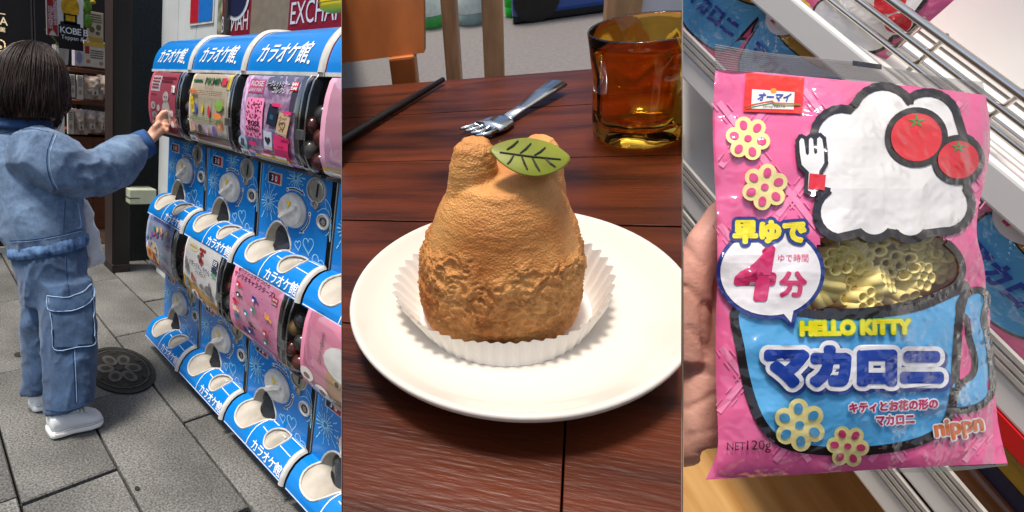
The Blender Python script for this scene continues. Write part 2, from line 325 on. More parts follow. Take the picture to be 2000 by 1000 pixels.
def make_machine(lid):
    t = thing('capsule_machine', '', 'capsule machine')
    # cabinet, blue front with the openings cut out
    mk('cabinet', G().box((.003, .075, 0), (W - .003, .28, .575)), white, t)
    cut = lambda u, v: not (inpoly(u * W, v * SL, CUP) or inpoly(u * W, v * SL, PKT))
    mk('front_panel', G().grid(lambda u, v: skin(.006 + u * (W - .03), v * SL, .001), 90, 60, lambda u, v: cut((.006 + u * (W - .03)) / W, v)), blue, t, smooth=True)
    mk('edge_strip', G().grid(lambda u, v: skin(W - .024 + u * .022, .24 + v * (SL - .24), .002 + .009 * math.sin(PI * u) ** .5), 6, 16), white, t, smooth=True)
    mk('seam', G().box((W - .0035, -.002, .085), (W - .0005, .01, .325)), mat('seam_grey', '#8d9196', .5, .05), t)
    tr = bowl(CUP, .055, .02, -.03, offw, t, 'chute'); mk('rim', G().tube([skin(p[0], p[1], .0015) for p in CUP], .0034, 6, closed=True), white, tr)
    hole = ellp(.36 * W, .222, .058, .046, 24)
    mk('chute_door', G().add([skin(p[0], p[1], -.001) + V((0, .010 - .03 * (p[0] / W - .36), 0)) for p in hole], [list(range(24))]), mat('smoked_flap', '#2a2c30', .25, .3, 20, coat=.4), tr)
    pk = bowl(PKT, .03, .0, -.004, offw, t, 'coin_return'); mk('rim', G().tube([skin(p[0], p[1], .0015) for p in PKT], .003, 6, closed=True), white, pk)
    mk('flap', G().box((.70 * W, -.026, .040), (.745 * W, -.018, .085), .002), white, pk)
    # dial
    dc = V((.505 * W, -.001, .206)); el = lambda r, y: [dc + V((1.36 * r * math.cos(2 * PI * i / 32), y, r * math.sin(2 * PI * i / 32))) for i in range(32)]
    d = mk('dial', G().loft([el(.05, 0), el(.05, -.006), el(.047, -.008), el(.045, -.016), el(.042, -.019), el(.001, -.020)]), white, t, smooth=True)
    ca, sa = math.cos(.62), math.sin(.62); rid = [(-.052, -.012), (.052, -.012), (.058, 0), (.052, .012), (-.052, .012), (-.058, 0)]
    mk('grip', G().add([dc + V(((x * ca - z * sa * .8) * .95, -.018, (x * sa * .72 + z * ca) - .004)) for x, z in rid] + [dc + V(((x * ca * .92 - z * sa * .4) * .95, -.027, (x * sa * .72 * .92 + z * .45 * ca) - .004)) for x, z in rid],
        [[0, 1, 7, 6], [1, 2, 8, 7], [2, 3, 9, 8], [3, 4, 10, 9], [4, 5, 11, 10], [5, 0, 6, 11], [6, 7, 8, 9, 10, 11]]), white, d)
    mk('arrow_mark', G().add([dc + V(p) for p in ((-.013, -.0212, .026), (.013, -.0212, .026), (0, -.0212, .008))], [(0, 2, 1)]), yel, d)
    # coin slot, display, lock, return button
    ring = lambda c, r, y0, y1, n=20: [[V((c[0] + 1.3 * q * math.cos(2 * PI * i / n), y, c[1] + q * math.sin(2 * PI * i / n))) for i in range(n)] for q, y in ((r, y0), (r, y1), (r * .86, y1 - .001), (r * .82, y1 + .003), (.0005, y1 + .003))]
    c = mk('coin_slot', G().loft(ring((.765 * W, .281), .03, 0, -.006)), steel, t); mk('slot', G().obox((.775 * W, -.0045, .262), (.005, 0, .002), (0, -.001, 0), (.002, 0, .036)), blackp, c)
    mk('slot_ring', G().tube([V((.765 * W + .042 * math.cos(2 * PI * i / 24), -.002, .281 + .0325 * math.sin(2 * PI * i / 24))) for i in range(24)], .003, 5, closed=True), white, c)
    mk('button', G().loft(ring((.79 * W, .243), .0105, 0, -.009)), steel, t)
    mk('pin', G().loft(ring((.735 * W, .243), .007, 0, -.003, 12)), prw, t)
    k = mk('lock', G().loft(ring((.885 * W, .205), .0215, 0, -.007)), white, t); mk('keyhole', G().loft(ring((.885 * W, .205), .012, -.004, -.0062, 16)), mat('lock_dark', '#3d3c3c', .3, .2, 50, metal=.6), k)
    s = mk('price_display', G().box((.115 * W, -.004, .262), (.315 * W, .003, .298), .002), white, t)
    mk('screen', G().add([(.13 * W, -.0046, .266), (.215 * W, -.0046, .266), (.215 * W, -.0046, .294), (.13 * W, -.0046, .294)], [(0, 1, 2, 3)]), navy, s)
    mk('screen', G().add([(.215 * W, -.0046, .266), (.30 * W, -.0046, .266), (.30 * W, -.0046, .294), (.215 * W, -.0046, .294)], [(0, 1, 2, 3)]), mat('screen_red', '#b8202c', .3, 0), s)
    mk('digits', conform(*(lambda q: (q.v, q.f))(Flat().text('3', .19 * W, .272, .024, bold=.02).text('0', .245 * W, .272, .024, bold=.02)), lambda x, y: V((x, -.0052, y))), prw, s)
    # print: hearts, fireworks, arrows, lettering
    h = Flat()
    for q in ((.73, .220, .026, .2), (.86, .262, .030, -.3), (.60, .232, .016, .3)):
        p = heart(q[0] * W, (q[1] - .02), q[2], q[3]); h.ring([(x, min(y, .238)) for x, y in p], .0024); h.ring([(x * 1.01 - .002, min(y * 1.006 - .003, .236)) for x, y in heart(q[0] * W, (q[1] - .02), q[2] * .93, q[3])], .0014)
    for cx, cy, n, r0, r1 in ((.14, .118, 18, .008, .034), (.14, .118, 14, .038, .058), (.50, .028, 16, .006, .03), (.50, .028, 12, .03, .042), (.10, .03, 8, .01, .03)):
        for i in range(n):
            a = 2 * PI * i / n + r0 * 30; q = r1 * random.uniform(.85, 1.12); x0_, y0_ = cx * W + 1.15 * r0 * math.cos(a), cy + r0 * math.sin(a); x1_, y1_ = cx * W + 1.15 * q * math.cos(a), cy + q * math.sin(a)
            if min(y0_, y1_) > .003 and x1_ > .012: h.ring([(x0_, y0_), ((x0_ + x1_) / 2 + .001, (y0_ + y1_) / 2), (x1_, y1_)], .0022 if i % 2 else .0034, False)
    mascot_leaf = [[(.80, .10), (.87, .085), (.93, .09), (.965, .11)], [(.965, .11), (.955, .14), (.92, .155)], [(.90, .085), (.88, .06), (.94, .075), (.965, .1)], [(.955, .14), (.975, .165), (.97, .12)]]
    for q in mascot_leaf: h.ring([(x * W, y) for x, y in smoothpts(q, 5, False)], .0022, False)
    mk('line_print', conform(h.v, h.f, skinp(.0022)), prl, t, kind='stuff')
    wp, bp = Flat(), Flat()
    for cx, cy, a0, a1 in ((.505, .119, -2.1, -1.1), (.505, .119, -.1, .9), (.505, .119, 1.95, 2.9)):
        arc = [(cx * W + 1.33 * .061 * math.cos(a0 + (a1 - a0) * i / 8), cy + .061 * math.sin(a0 + (a1 - a0) * i / 8)) for i in range(9)]
        d0 = V(arc[-1]) - V(arc[-3]); d0.normalize(); n0 = V((-d0.y, d0.x)); e = V(arc[-1]); tip = [e + d0 * .017, e - n0 * .011 - d0 * .006, e + n0 * .004 - d0 * .006]; tb = [e + d0 * .011, e - n0 * .0072 - d0 * .003, e + n0 * .0015 - d0 * .003]
        wp.ring(arc, .0085, False); wp.poly(tip); bp.ring(arc[1:], .0042, False); bp.poly(tb); z0 = V(arc[0]) - d0 * .0; wp.ell(z0.x, z0.y, .007, .006, 10); bp.ell(z0.x, z0.y, .0035, .003, 8)
    mk('dial_arrows', conform(wp.v, wp.f, skinp(.0018)), prw, t, kind='stuff'); mk('arrow_fill', conform(bp.v, bp.f, skinp(.0028)), navy, t, kind='stuff')
    ln = Flat().rect(.01, SL - .006, W - .026, SL - .003).rect(.505 * W, .246, .59 * W, .2495).rect(.775 * W, .246, W - .026, .2495)
    ln.ring([(.47 * W, .262), (.44 * W, .30), (.415 * W, SL - .004)], .0035, False).ring([(.775 * W, .29), (W - .03, .292)], .0026, False).ring([(.5 * W, .285), (.585 * W, .288)], .0026, False)
    mk('border_print', conform(ln.v, ln.f, skinp(.0022), (0, .008)), prw, t, kind='stuff')
    tx = Flat().text('カラオケ館', 0, 0, .038, bold=.012, align='LEFT', space=.86); k = .44 * W / max(p.x for p in tx.v); tx.map(lambda p: (.485 * W + p.x * k, .358 - p.y))
    mk('lettering', conform(tx.v, tx.f, skinp(.0022), (0, .006)), prw, t)
    # clear bulging window, dark inside, capsules
    def wn(u, v):
        y, z = winprof(v); e = abs(2 * u - 1); return V((.004 + u * (W - .008), y * (1 - e ** 7) ** .35, z))
    wi = mk('window', G().grid(wn, 36, 24), clearw, t, smooth=True)
    for xx in (.88, .95): mk('window_rib', G().grid(lambda u, v: V(((xx + .014 * u) * W, winprof(.02 + v * .93)[0] * (1.02 + .03 * math.sin(PI * u)) - .0015, winprof(.02 + v * .93)[1])), 3, 18), film('rib_plastic', (.72, .74, .76), .25, .12), wi, smooth=True)
    mk('window_tab', G().box((.86 * W, -.108, .415), (.94 * W, -.098, .438), .002), film('tab_plastic', (.55, .55, .54), .35, .3, (.9, .9, .88)), wi)
    mk('interior', G().box((.004, .0, .326), (W - .004, .003, .572)).box((.012, -.05, .325), (W - .012, 0, .332)), darkin, t)
    if lid:
        LP = [(.10, .700), (.05, .698), (.0, .690), (-.03, .672), (-.055, .642), (-.069, .608), (-.075, .574)]
        sg = smoothpts(LP, 4, False)
        def ls(x, t_, off=0.):
            f = max(0, min(.9999, t_)) * (len(sg) - 1); i = int(f); a, b = V(sg[i]), V(sg[i + 1]); p = a.lerp(b, f - i); d = (b - a).normalized(); return V((x, p.x + d.y * off, p.y - d.x * off))
        l = mk('lid', G().grid(lambda u, v: ls(.004 + u * (W - .03), v), 8, 26).add([ls(.004, 0), ls(W - .026, 0), V((W - .026, .27, .70)), V((.004, .27, .70))], [(0, 1, 2, 3)]), blue, t, smooth=True)
        mk('edge_strip', G().grid(lambda u, v: ls(W - .028 + u * .028, v, .001 + .007 * math.sin(PI * u) ** .5), 6, 26), white, l, smooth=True)
        mk('lip', G().box((.004, -.077, .566), (W, -.06, .575)), white, l)
        mk('lid_side', G().add([ls(.004, i / 20) for i in range(21)] + [V((.004, .1, .575))], [list(range(22))]), white, l)
        tx = Flat().text('カラオケ館', 0, 0, .06, bold=.012, align='CENTER', shear=.25, space=.88); k = .66 * W / (max(p.x for p in tx.v) - min(p.x for p in tx.v)); tx.map(lambda p: (.45 * W + p.x * k, .86 - p.y * 4.6))
        mk('lettering', conform(tx.v, tx.f, lambda x, t_: ls(x, t_, .0015), (0, .02)), prw, l)
        r = Flat().ell(.80 * W, .875, .006, .022, 12); mk('trademark', conform(r.v, r.f, lambda x, t_: ls(x, t_, .0015), (0, .02)), prw, l)
    return t
def copy_tree(o, par=None):
    c = o.copy(); COL.objects.link(c)
    if par: c.parent = par
    for ch in list(o.children): copy_tree(ch, c)
    return c
caps_c = [mat('capsule_%d' % i, c, .25, .1, 20, coat=.5) for i, c in enumerate(('#4a1a1c', '#5d5a58', '#5e2a22', '#3a3634', '#7a6038'))]
proto_top = make_machine(True); proto_low = make_machine(False)
ORD = ('farthest', 'second', 'third', 'nearest, cut off,')
machines = {}
for r, pro in ((0, proto_top), (1, proto_low)):
    for c in range(4):
        m = pro if c == 3 else copy_tree(pro); m.matrix_world = T((X0 + c * W, YP, .607 - .551 * r)); machines[(r, c)] = m
        m['group'] = 'blue capsule machines in two stacked rows'
        rnd = random.Random(r * 10 + c)
        for k in range(7):
            pos = V(((.80 if k % 2 else .90) * W + rnd.uniform(-.008, .008), -.038, .358 + .034 * k * .9 + rnd.uniform(-.004, .004)))
            if k < 5: mk('capsule', G().ball(pos, .026, 12, 8), caps_c[rnd.randrange(5)], m, smooth=True)
lab = {(0, 0): 'top row blue capsule machine with red poster touched by the girl', (0, 1): 'top row blue capsule machine with cream poster headed PIKMIN', (0, 2): 'top row blue capsule machine with purple poster headed ROSE', (0, 3): 'top row blue capsule machine cut off at the edge, beside the ROSE poster',
       (1, 0): 'bottom row blue capsule machine with pale blue poster, nearest the manhole', (1, 1): 'bottom row blue capsule machine with white and orange poster', (1, 2): 'bottom row blue capsule machine with pink poster of small hair clips', (1, 3): 'bottom row blue capsule machine with pink poster of a cat, cut off'}
for k, m in machines.items(): m['label'] = lab[k]
# ---- posters behind the windows
def pmat(c, **k): return mat('paper_' + c.strip('#'), c, .45, k.get('var', .03), 25)
def poster(key, x0, x1, base, items, v0=.035, v1=.80, basemat=None):
    m = machines[key]
    def pos(u, v, off=0.):
        y, z = winprof(v0 + (v1 - v0) * v); return V(((x0 + (x1 - x0) * u) * W, y * .955 - off, z))
    p = mk('poster', G().grid(lambda u, v: pos(u, v), 10, 24), basemat or pmat(base), m, smooth=True)
    for i, (nm, col, fl) in enumerate(items): mk(nm, conform(fl.v, fl.f, lambda x, y, o=.0007 + .0005 * i: pos(x, y, o), (0, .04)), pmat(col, var=.1), p)
def tx(body, x, y, h, wmax=None, **k):              # text in poster units, y down
    f = Flat().text(body, 0, 0, 1, **k); xs = [p.x for p in f.v]; ww = (max(xs) - min(xs)) or 1; s = h; sxx = (wmax / ww) if wmax else h; f.map(lambda p: (x + p.x * sxx, y - p.y * s)); return f
def many(n, seed, fn):
    f = Flat(); r = random.Random(seed)
    for i in range(n): fn(f, r, i)
    return f
def lines(x0, x1, y0, y1, n, seed=1, t=.5):
    r = random.Random(seed); f = Flat(); d = (y1 - y0) / n
    for i in range(n):
        x = x0
        while x < x1 - .01:
            l = r.uniform(.02, .06); f.rect(x, y0 + i * d, min(x1, x + l), y0 + (i + t) * d); x += l + .012
    return f
poster((0, 0), .09, .80, '#c2586a', [('print', '#e9d3d6', Flat().rect(.08, .06, .42, .30)), ('print', '#b8344c', Flat().rect(.0, .84, 1, .9).rect(.1, .34, .3, .36)), ('print', '#d8cfc6', many(1, 1, lambda f, r, i: f.ell(.68, .62, .16, .2).ell(.66, .38, .1, .09).ell(.2, .52, .09, .06).ell(.24, .66, .1, .05).ell(.18, .8, .09, .05).ell(.4, .55, .06, .05))),
    ('print', '#a89a90', Flat().rect(.62, .55, .66, .78).rect(.5, .66, .56, .74).ell(.2, .52, .05, .03).ell(.24, .66, .05, .03)), ('print_text', '#8e3044', lines(.12, .38, .09, .28, 4, 2)), ('print_text', '#f0dadd', lines(.06, .94, .92, .985, 3, 9)), ('print', '#7d2038', Flat().ell(.63, .37, .016, .014, 8).ell(.70, .37, .016, .014, 8).rect(.45, .08, .95, .10).rect(.45, .13, .85, .15)), ('print', '#f2e6e2', Flat().rect(.86, .2, .97, .3).ell(.9, .6, .06, .05).ell(.9, .76, .06, .05))])
poster((0, 1), .11, .86, '#ddcdb2', [('print', '#7a5f55', Flat().rect(0, .80, 1, .86)), ('print', '#a8323a', Flat().rect(.02, .855, 1, .90)), ('print', '#f1e9df', Flat().rect(.18, .895, 1, .94)), ('print', '#e0bd2e', Flat().rect(.18, .94, 1, .975).rect(.92, 0, 1, .2)),
    ('headline', '#2e6a3e', tx('PIKMIN', .58, .15, .13, .42, bold=.02)), ('print', '#2e6a3e', Flat().rect(.06, .09, .30, .12)), ('print_text', '#77695d', tx('ピクミン', .52, .20, .05, .22)), ('print', '#c8304a', Flat().rect(.80, .06, .90, .15)),
    ('print', '#d9b92c', many(4, 3, lambda f, r, i: f.ell(.10 + .02 * i, .36 + .04 * i, .05, .05)).ell(.40, .46, .03, .06).ell(.12, .72, .05, .06)), ('print', '#3768b4', Flat().ell(.23, .47, .035, .07)), ('print', '#c23a44', Flat().ell(.58, .49, .035, .075)),
    ('print', '#7fa34a', Flat().ell(.82, .40, .10, .07).rect(.24, .34, .25, .41).rect(.41, .34, .42, .41).rect(.60, .34, .61, .42)), ('print', '#46403d', Flat().ell(.34, .73, .05, .06)), ('print', '#7a58a4', Flat().ell(.70, .73, .04, .07)), ('print', '#d8a8c2', Flat().ell(.18, .71, .035, .06).ell(.53, .74, .03, .06)),
    ('print', '#e58a4c', Flat().ell(.14, .25, .10, .035).ell(.80, .53, .10, .04).ell(.86, .66, .06, .055)), ('price_tag', '#f3f2ee', Flat().rect(.0, .84, .17, .95)), ('print_text', '#33312f', tx('300', .085, .915, .05, .1, bold=.02).poly([(0, .835), (.18, .835), (.18, .843), (0, .843)])),
    ('print_text', '#fbf3e6', tx('17', .86, .68, .05, .05, bold=.02)), ('print_text', '#8a7a55', lines(.25, .95, .945, .99, 2, 4)), ('print_text', '#7a6654', lines(.04, .9, .235, .30, 3, 14)), ('print_text', '#5d8a4a', lines(.05, .95, .575, .62, 2, 15)), ('print_text', '#6a5a50', lines(.22, .96, .765, .795, 1, 16))])
fur = mat('paper_fur', '#b58ac0', .5, .35, 28, col2='#e8c6e4', dist=1.5)
fx = many(90, 6, lambda f, r, i: f.ell(.155 + .29 * r.random(), .29 + .40 * r.random(), .014, .009, 7, r.random() * 3))
poster((0, 2), .07, .80, '#c8a0cf', [('print', '#5a5066', many(9, 8, lambda f, r, i: f.ell(.45 + .5 * r.random(), .03 + .10 * r.random(), .09, .05, 12, r.random() * 3)).ell(.95, .3, .06, .2)), ('print', '#e0679a', Flat().rect(.10, .05, .40, .21).rect(0, .90, 1, 1).rect(.19, .86, .29, .93)),
    ('print_text', '#ffffff', tx('ROSE', .25, .13, .085, .24, bold=.02)), ('print_text', '#ffe9f3', tx('FAN FAN', .25, .195, .055, .25, shear=.3, bold=.02)), ('print_text', '#f5eef6', tx('シークレットミラー', .62, .12, .07, .42, shear=.3, bold=.03).text('', 0, 0, 1)), ('print_text', '#f5eef6', tx('コレクション', .74, .19, .075, .36, shear=.3, bold=.03)),
    ('print', '#d02030', Flat().rect(.87, .06, .985, .16)), ('print_text', '#ffffff', tx('BAN', .928, .105, .045, .09, bold=.03)), ('print_text', '#ffffff', tx('DAI', .928, .148, .045, .09, bold=.03)),
    ('print', '#f08ab4', Flat().rect(.14, .26, .47, .70)), ('print', '#7a1038', fx), ('print_text', '#20101a', tx('ROSE', .31, .565, .075, .22, bold=.03)), ('print_text', '#20101a', tx('FAN FAN', .31, .625, .06, .24, shear=.3, bold=.02)),
    ('print', '#1c2433', Flat().rect(.57, .32, .74, .54, .18)), ('print', '#2a5878', Flat().rect(.62, .42, .68, .47, .18)), ('print', '#c3a583', Flat().rect(.76, .40, .95, .62, .25)), ('print', '#6d5138', many(30, 9, lambda f, r, i: f.ell(.79 + .13 * r.random(), .43 + .16 * r.random(), .008, .006, 6)).ring(heart(.855, .52, .045, .2), .01)),
    ('print', '#cfd0da', Flat().rect(.52, .60, .67, .80, .05)), ('print', '#2c2a34', Flat().poly(heart(.595, .70, .052))), ('print', '#e0306c', Flat().rect(.71, .63, .95, .88, .1).rect(.65, .30, .80, .335, .05).rect(.86, .37, .99, .40, .05).rect(.84, .655, .97, .69).rect(.22, .745, .37, .785).rect(.48, .82, .62, .855)),
    ('print', '#a9c7d6', Flat().ell(.10, .78, .09, .085)), ('print', '#5b4a55', Flat().rect(.06, .73, .13, .82, .2)), ('print_text', '#4a1030', tx('ROSE', .83, .755, .03, .1)), ('print', '#4a82c4', Flat().rect(.20, .885, .295, .945)), ('print', '#e8c22e', Flat().rect(.30, .885, .93, .91)),
    ('price_tag', '#f1f0ec', Flat().rect(.02, .86, .185, .97).rect(.31, .912, .93, .985).rect(.70, .855, .90, .885)), ('print_text', '#272726', tx('300', .105, .94, .07, .12, bold=.02)), ('print_text', '#4d4a48', lines(.33, .9, .918, .98, 4, 5))], basemat=fur)
poster((0, 3), .09, .72, '#e9a9c0', [('print', '#e8c040', Flat().rect(0, .86, 1, .90)), ('print', '#f2ede8', Flat().rect(0, .9, 1, .97))])
figs = lambda cols, n, sd, sz: [('print', c, many(n, sd + i, lambda f, r, k: f.ell(.08 + .84 * r.random(), .16 + .72 * r.random(), sz * r.uniform(.6, 1.2), sz * .7 * r.uniform(.6, 1.2), 10, r.random() * 3))) for i, c in enumerate(cols)]
poster((1, 0), .09, .80, '#a7b3cf', [('print', '#8f9fd0', Flat().rect(.0, .0, 1, .12)), ('print_text', '#4e5c9c', lines(.2, .85, .04, .1, 1, 3, .9)), ('print', '#e8e3e2', Flat().ell(.3, .62, .28, .2).rect(0, .88, 1, 1))] + figs(['#c83f52', '#5878b8', '#d97c94', '#4ea2b6', '#9b7fc0', '#e2b25a'], 8, 20, .055) + [('print', '#e0a24a', Flat().ell(.2, .68, .13, .12)), ('print', '#c2452f', Flat().ell(.2, .66, .06, .06).rect(.36, .62, .42, .86, -.3)), ('print_text', '#5a5048', lines(.03, .95, .90, .98, 3, 7))])
poster((1, 1), .12, .82, '#eceae6', [('print', '#e3a637', Flat().poly([(0, .60), (1, .745), (1, 1), (0, 1)])), ('print', '#e9dfb4', Flat().ell(.25, .135, .15, .055)), ('print_text', '#7b6a3a', lines(.14, .36, .12, .15, 2, 4)), ('print', '#a83a35', Flat().rect(.42, .09, .60, .13).rect(.45, .15, .57, .18).rect(.49, .12, .53, .29).ell(.53, .27, .07, .045)), ('print', '#7d7a78', Flat().ell(.46, .22, .05, .03)),
    ('print_text', '#3a3a70', tx('ぐすってんころりん', .5, .385, .085, .62, bold=.02)), ('print_text', '#222222', tx('フィギュア', .55, .46, .075, .32, bold=.02)), ('print', '#26324c', Flat().rect(.86, .13, .985, .22).rect(.85, .235, .985, .31)), ('print_text', '#e6eaf0', lines(.88, .97, .145, .21, 3, 21)), ('print', '#4f9a6a', Flat().rect(.86, .32, .97, .36)),
    ('print', '#6e6c6c', many(1, 2, lambda f, r, i: f.ell(.14, .40, .05, .05).ell(.17, .47, .07, .04).ell(.11, .34, .02, .04).ell(.62, .60, .06, .04).ell(.80, .60, .09, .07).ell(.84, .52, .025, .05).ell(.9, .68, .05, .05))), ('print', '#8e5a4e', Flat().ell(.37, .56, .07, .045).ell(.33, .52, .03, .04)), ('print', '#7a9a9e', Flat().ell(.15, .68, .06, .07).ell(.2, .74, .05, .03)),
    ('print', '#f4f1ec', Flat().ell(.40, .80, .11, .075).ell(.63, .87, .11, .07).ell(.85, .92, .1, .055)), ('print', '#7b6c64', Flat().ell(.40, .79, .05, .05).ell(.63, .86, .05, .045)), ('print', '#a89ab0', Flat().ell(.85, .91, .05, .035))])
clip = lambda f, x, y, a: f.rect(x - .075, y - .012, x + .075, y + .012, a).ell(x - .02, y, .045, .032, 12)
poster((1, 2), .07, .80, '#e88fae', [('print_text', '#6a2740', tx('#ハッシュタグつける', .42, .085, .07, .66, bold=.012)), ('print_text', '#6a2740', tx('サンリオキャラクターズ3', .45, .165, .08, .84, bold=.016)), ('print', '#c22740', Flat().rect(.84, .14, .95, .23)), ('print_text', '#ffffff', tx('BAN', .895, .18, .036, .08, bold=.02)), ('print_text', '#ffffff', tx('DAI', .895, .22, .036, .08, bold=.02))] +
    [('print', c, many(1, 1, lambda f, r, i: [clip(f, x, y, a) for x, y, a in pp] and f)) for c, pp in (('#3a59a8', [(.55, .30, .3), (.50, .72, .3), (.38, .76, .4)]), ('#2c2438', [(.22, .36, .1), (.52, .63, .25)]), ('#d8344e', [(.20, .235, .3), (.16, .46, .1), (.82, .60, .3)]), ('#e3a240', [(.84, .40, .5), (.20, .82, .4)]), ('#4f8f7a', [(.56, .42, .7), (.82, .72, .35)]), ('#3e8ea6', [(.42, .52, .3), (.22, .65, .1)]), ('#e8d7b4', [(.18, .55, .3)]))] +
    [('print', '#f6eef2', many(1, 1, lambda f, r, i: [f.ell(x, y, .02, .016, 8) for x, y in ((.53, .31), (.17, .24), (.21, .36), (.48, .73), (.80, .61), (.52, .43), (.80, .73), (.40, .53))] and f)), ('print', '#cdb2d8', Flat().rect(.48, .80, .97, .97)), ('print', '#d9b05c', Flat().rect(.3, .965, 1, .99)), ('print_text', '#4c3550', lines(.53, .93, .83, .94, 5, 8)), ('print_text', '#6a2740', many(40, 11, lambda f, r, i: f.ell(r.random(), .2 + .7 * r.random(), .008, .006, 6)))])
poster((1, 3), .10, .85, '#e58aa6', [('print', '#d8a13a', Flat().rect(0, .905, 1, .935)), ('print', '#cdb2d0', Flat().rect(0, .935, 1, 1)), ('print', '#c4956b', Flat().ell(.62, .64, .24, .22).ell(.66, .85, .3, .08)), ('print', '#efece6', Flat().ell(.62, .40, .28, .17)), ('print', '#f1d9c8', Flat().ell(.72, .74, .12, .08)), ('print', '#c9b25c', Flat().ell(.55, .60, .055, .035)), ('print', '#1d1712', Flat().ell(.555, .60, .028, .03).ell(.8, .70, .04, .02)),
    ('print_text', '#5a2636', tx('全6種500円', .30, .22, .055, None, vert=True)), ('print', '#eee7e0', Flat().ell(.12, .72, .10, .075).ell(.34, .82, .11, .075)), ('print', '#8b7260', Flat().ell(.12, .74, .05, .03).ell(.34, .83, .04, .05, 12, .6)), ('print', '#b99a78', Flat().ell(.56, .90, .1, .06))])
# ================================================================== LEFT: shop front, pillar, wall behind the machines
darkw = mat('dark_facade', '#1a1412', .45, .25, 3, bump=.05, bs=40)
brown = mat('shop_back_brown', '#241610', .6, .3, 4)
wood = mat('shelf_wood', '#6b3f26', .5, .25, 6, stretch=(2, 2, 20), bump=.05, bs=80)
woodd = mat('shelf_wood_dark', '#4a2a1a', .5, .25, 6, stretch=(2, 2, 20))
XF = -4.05
def panelx(x, a, b, c=None, dx=.01):                # board in a plane x = const between two picture points
    p, q = onx(*a, x), onx(*b, x); return G().box((x - dx, min(p.y, q.y), min(p.z, q.z)), (x, max(p.y, q.y), max(p.z, q.z)))
yE = onx(88, 100, XF).y
fac = thing('shop_facade', 'dark brown shop front wall behind the girl with cream lettering', 'wall', T((XF, 0, 0)))
for i, (a, b) in enumerate(((-1.6, onx(60, 50, XF).y), (onx(68, 50, XF).y, yE))): mk('wall_panel', G().box((-.05, a, 0), (0, b, 2.3)), darkw, fac)
for px in (60, 66):
    yy = onx(px, 50, XF).y; mk('metal_trim', G().box((-.03, yy, 0), (.008, yy + .008, 2.3)), mat('trim_grey', '#5a5552', .35, .1, metal=.6), fac)
mk('skirting', G().box((0, -1.6, 0), (.03, onx(36, 495, XF).y, .035)), mat('skirting_white', '#b9b4ab', .6), fac)
crm = mat('sign_cream_glow', '#f2dcae', .5, .05, emit=.35)  # letters and crest given a faint glow of their own
def onface(px, py): p = onx(px, py, XF); return p.y, p.z
cy, cz = onface(0, 50)
f = Flat().text('IA', 0, 0, .062, bold=.01, align='RIGHT').rect(-.06, .058, -.01, .063).text('館', -.012, -.038, .03, align='RIGHT', bold=.01); y1, z1 = onface(15, 50)
mk('lettering', G().add([V((.004, y1 + p.x, z1 + p.y)) for p in f.v], f.f), crm, fac)
y1, z1 = onface(8, 97); sh = Flat().ring(smoothpts([(-.06, .045), (.0, .045), (.0, -.012), (-.02, -.045), (-.06, -.045)], 4), .007).ell(-.02, .012, .010, .010).rect(-.05, -.015, .0, -.01, .4).rect(-.05, -.028, -.01, -.022, .4)
mk('crest', G().add([V((.004, y1 + p.x, z1 + p.y)) for p in sh.v], sh.f), crm, fac)
# inside of the shop
inn = thing('shop_interior', 'dark brown inner shop wall and floor behind the shelves', 'wall', T((-6, 0, 0)))
mk('wall_panel', G().box((-.05, -1, 0), (0, 3, 3)), brown, inn)
mk('floor', G().box((0, -1, -.015), (1.9, 3.2, .004)), mat('shop_floor', '#3c2c22', .4, .2, 8), inn)
for k in range(3): mk('post', G().box((.5, 1.52 + .09 * k, 0), (.54, 1.545 + .09 * k, 3)), mat('grille_grey', '#6a6258', .5, .2), inn)
# hanging banner
XB = -4.25
def bx(px, py): p = onx(px, py, XB); return V((p.y, p.z))
ban = thing('shop_banner', 'hanging shop banner with golden trophy, red ribbon and KOBE lettering', 'banner', T((XB, 0, 0)))
def flatx(fl, off): return G().add([V((off, p.x, p.y)) for p in fl.v], fl.f)
a, b = bx(88, -60), bx(163, 78)
mk('panel', G().box((-.006, a.x, b.y), (0, b.x, a.y)), mat('banner_white', '#efeae2', .5), ban)
mk('print', flatx(Flat().rect(bx(113, 0).x, bx(0, 78).y, b.x - .002, bx(120, 48).y), .002), mat('banner_black', '#15100e', .5), ban)
r0, r1 = bx(90, -60), bx(113, 73); mk('ribbon', flatx(Flat().poly([(r0.x, r0.y), (r1.x, r0.y), (r1.x, r1.y), ((r0.x + r1.x) / 2, r1.y + .045), (r0.x, r1.y)]), .003), mat('banner_red', '#b3202c', .5), ban)
q = bx(108, -8); fl = Flat().text('肉肉道路振興会', q.x, q.y, .034, vert=True); q = bx(98, 20); fl.text('指定登録店', q.x, q.y, .032, vert=True)
mk('ribbon_text', flatx(fl, .005), prw, ban)
q = bx(116, 63); fl = Flat().text('KOBE B', q.x, q.y, .056, bold=.015, align='LEFT', space=.9); q = bx(119, 75); fl.text('Teppan & G', q.x, q.y, .036, align='LEFT')
mk('banner_text', flatx(fl, .005), prw, ban)
q = bx(137, 14); gold = mat('trophy_gold', '#d9a520', .35, .3, 30); mk('trophy_print', flatx(Flat().ell(q.x, q.y, .055, .075, 18), .004), gold, ban)
q0, q1 = bx(124, 46), bx(150, 30); mk('print', flatx(Flat().rect(q0.x, q0.y, q1.x, q1.y).rect(q0.x - .02, q0.y - .015, q1.x + .02, q0.y + .012), .004), blackp, ban); q0, q1 = bx(128, 40), bx(146, 32); mk('print', flatx(Flat().rect(q0.x, q0.y, q1.x, q1.y), .006), gold, ban)
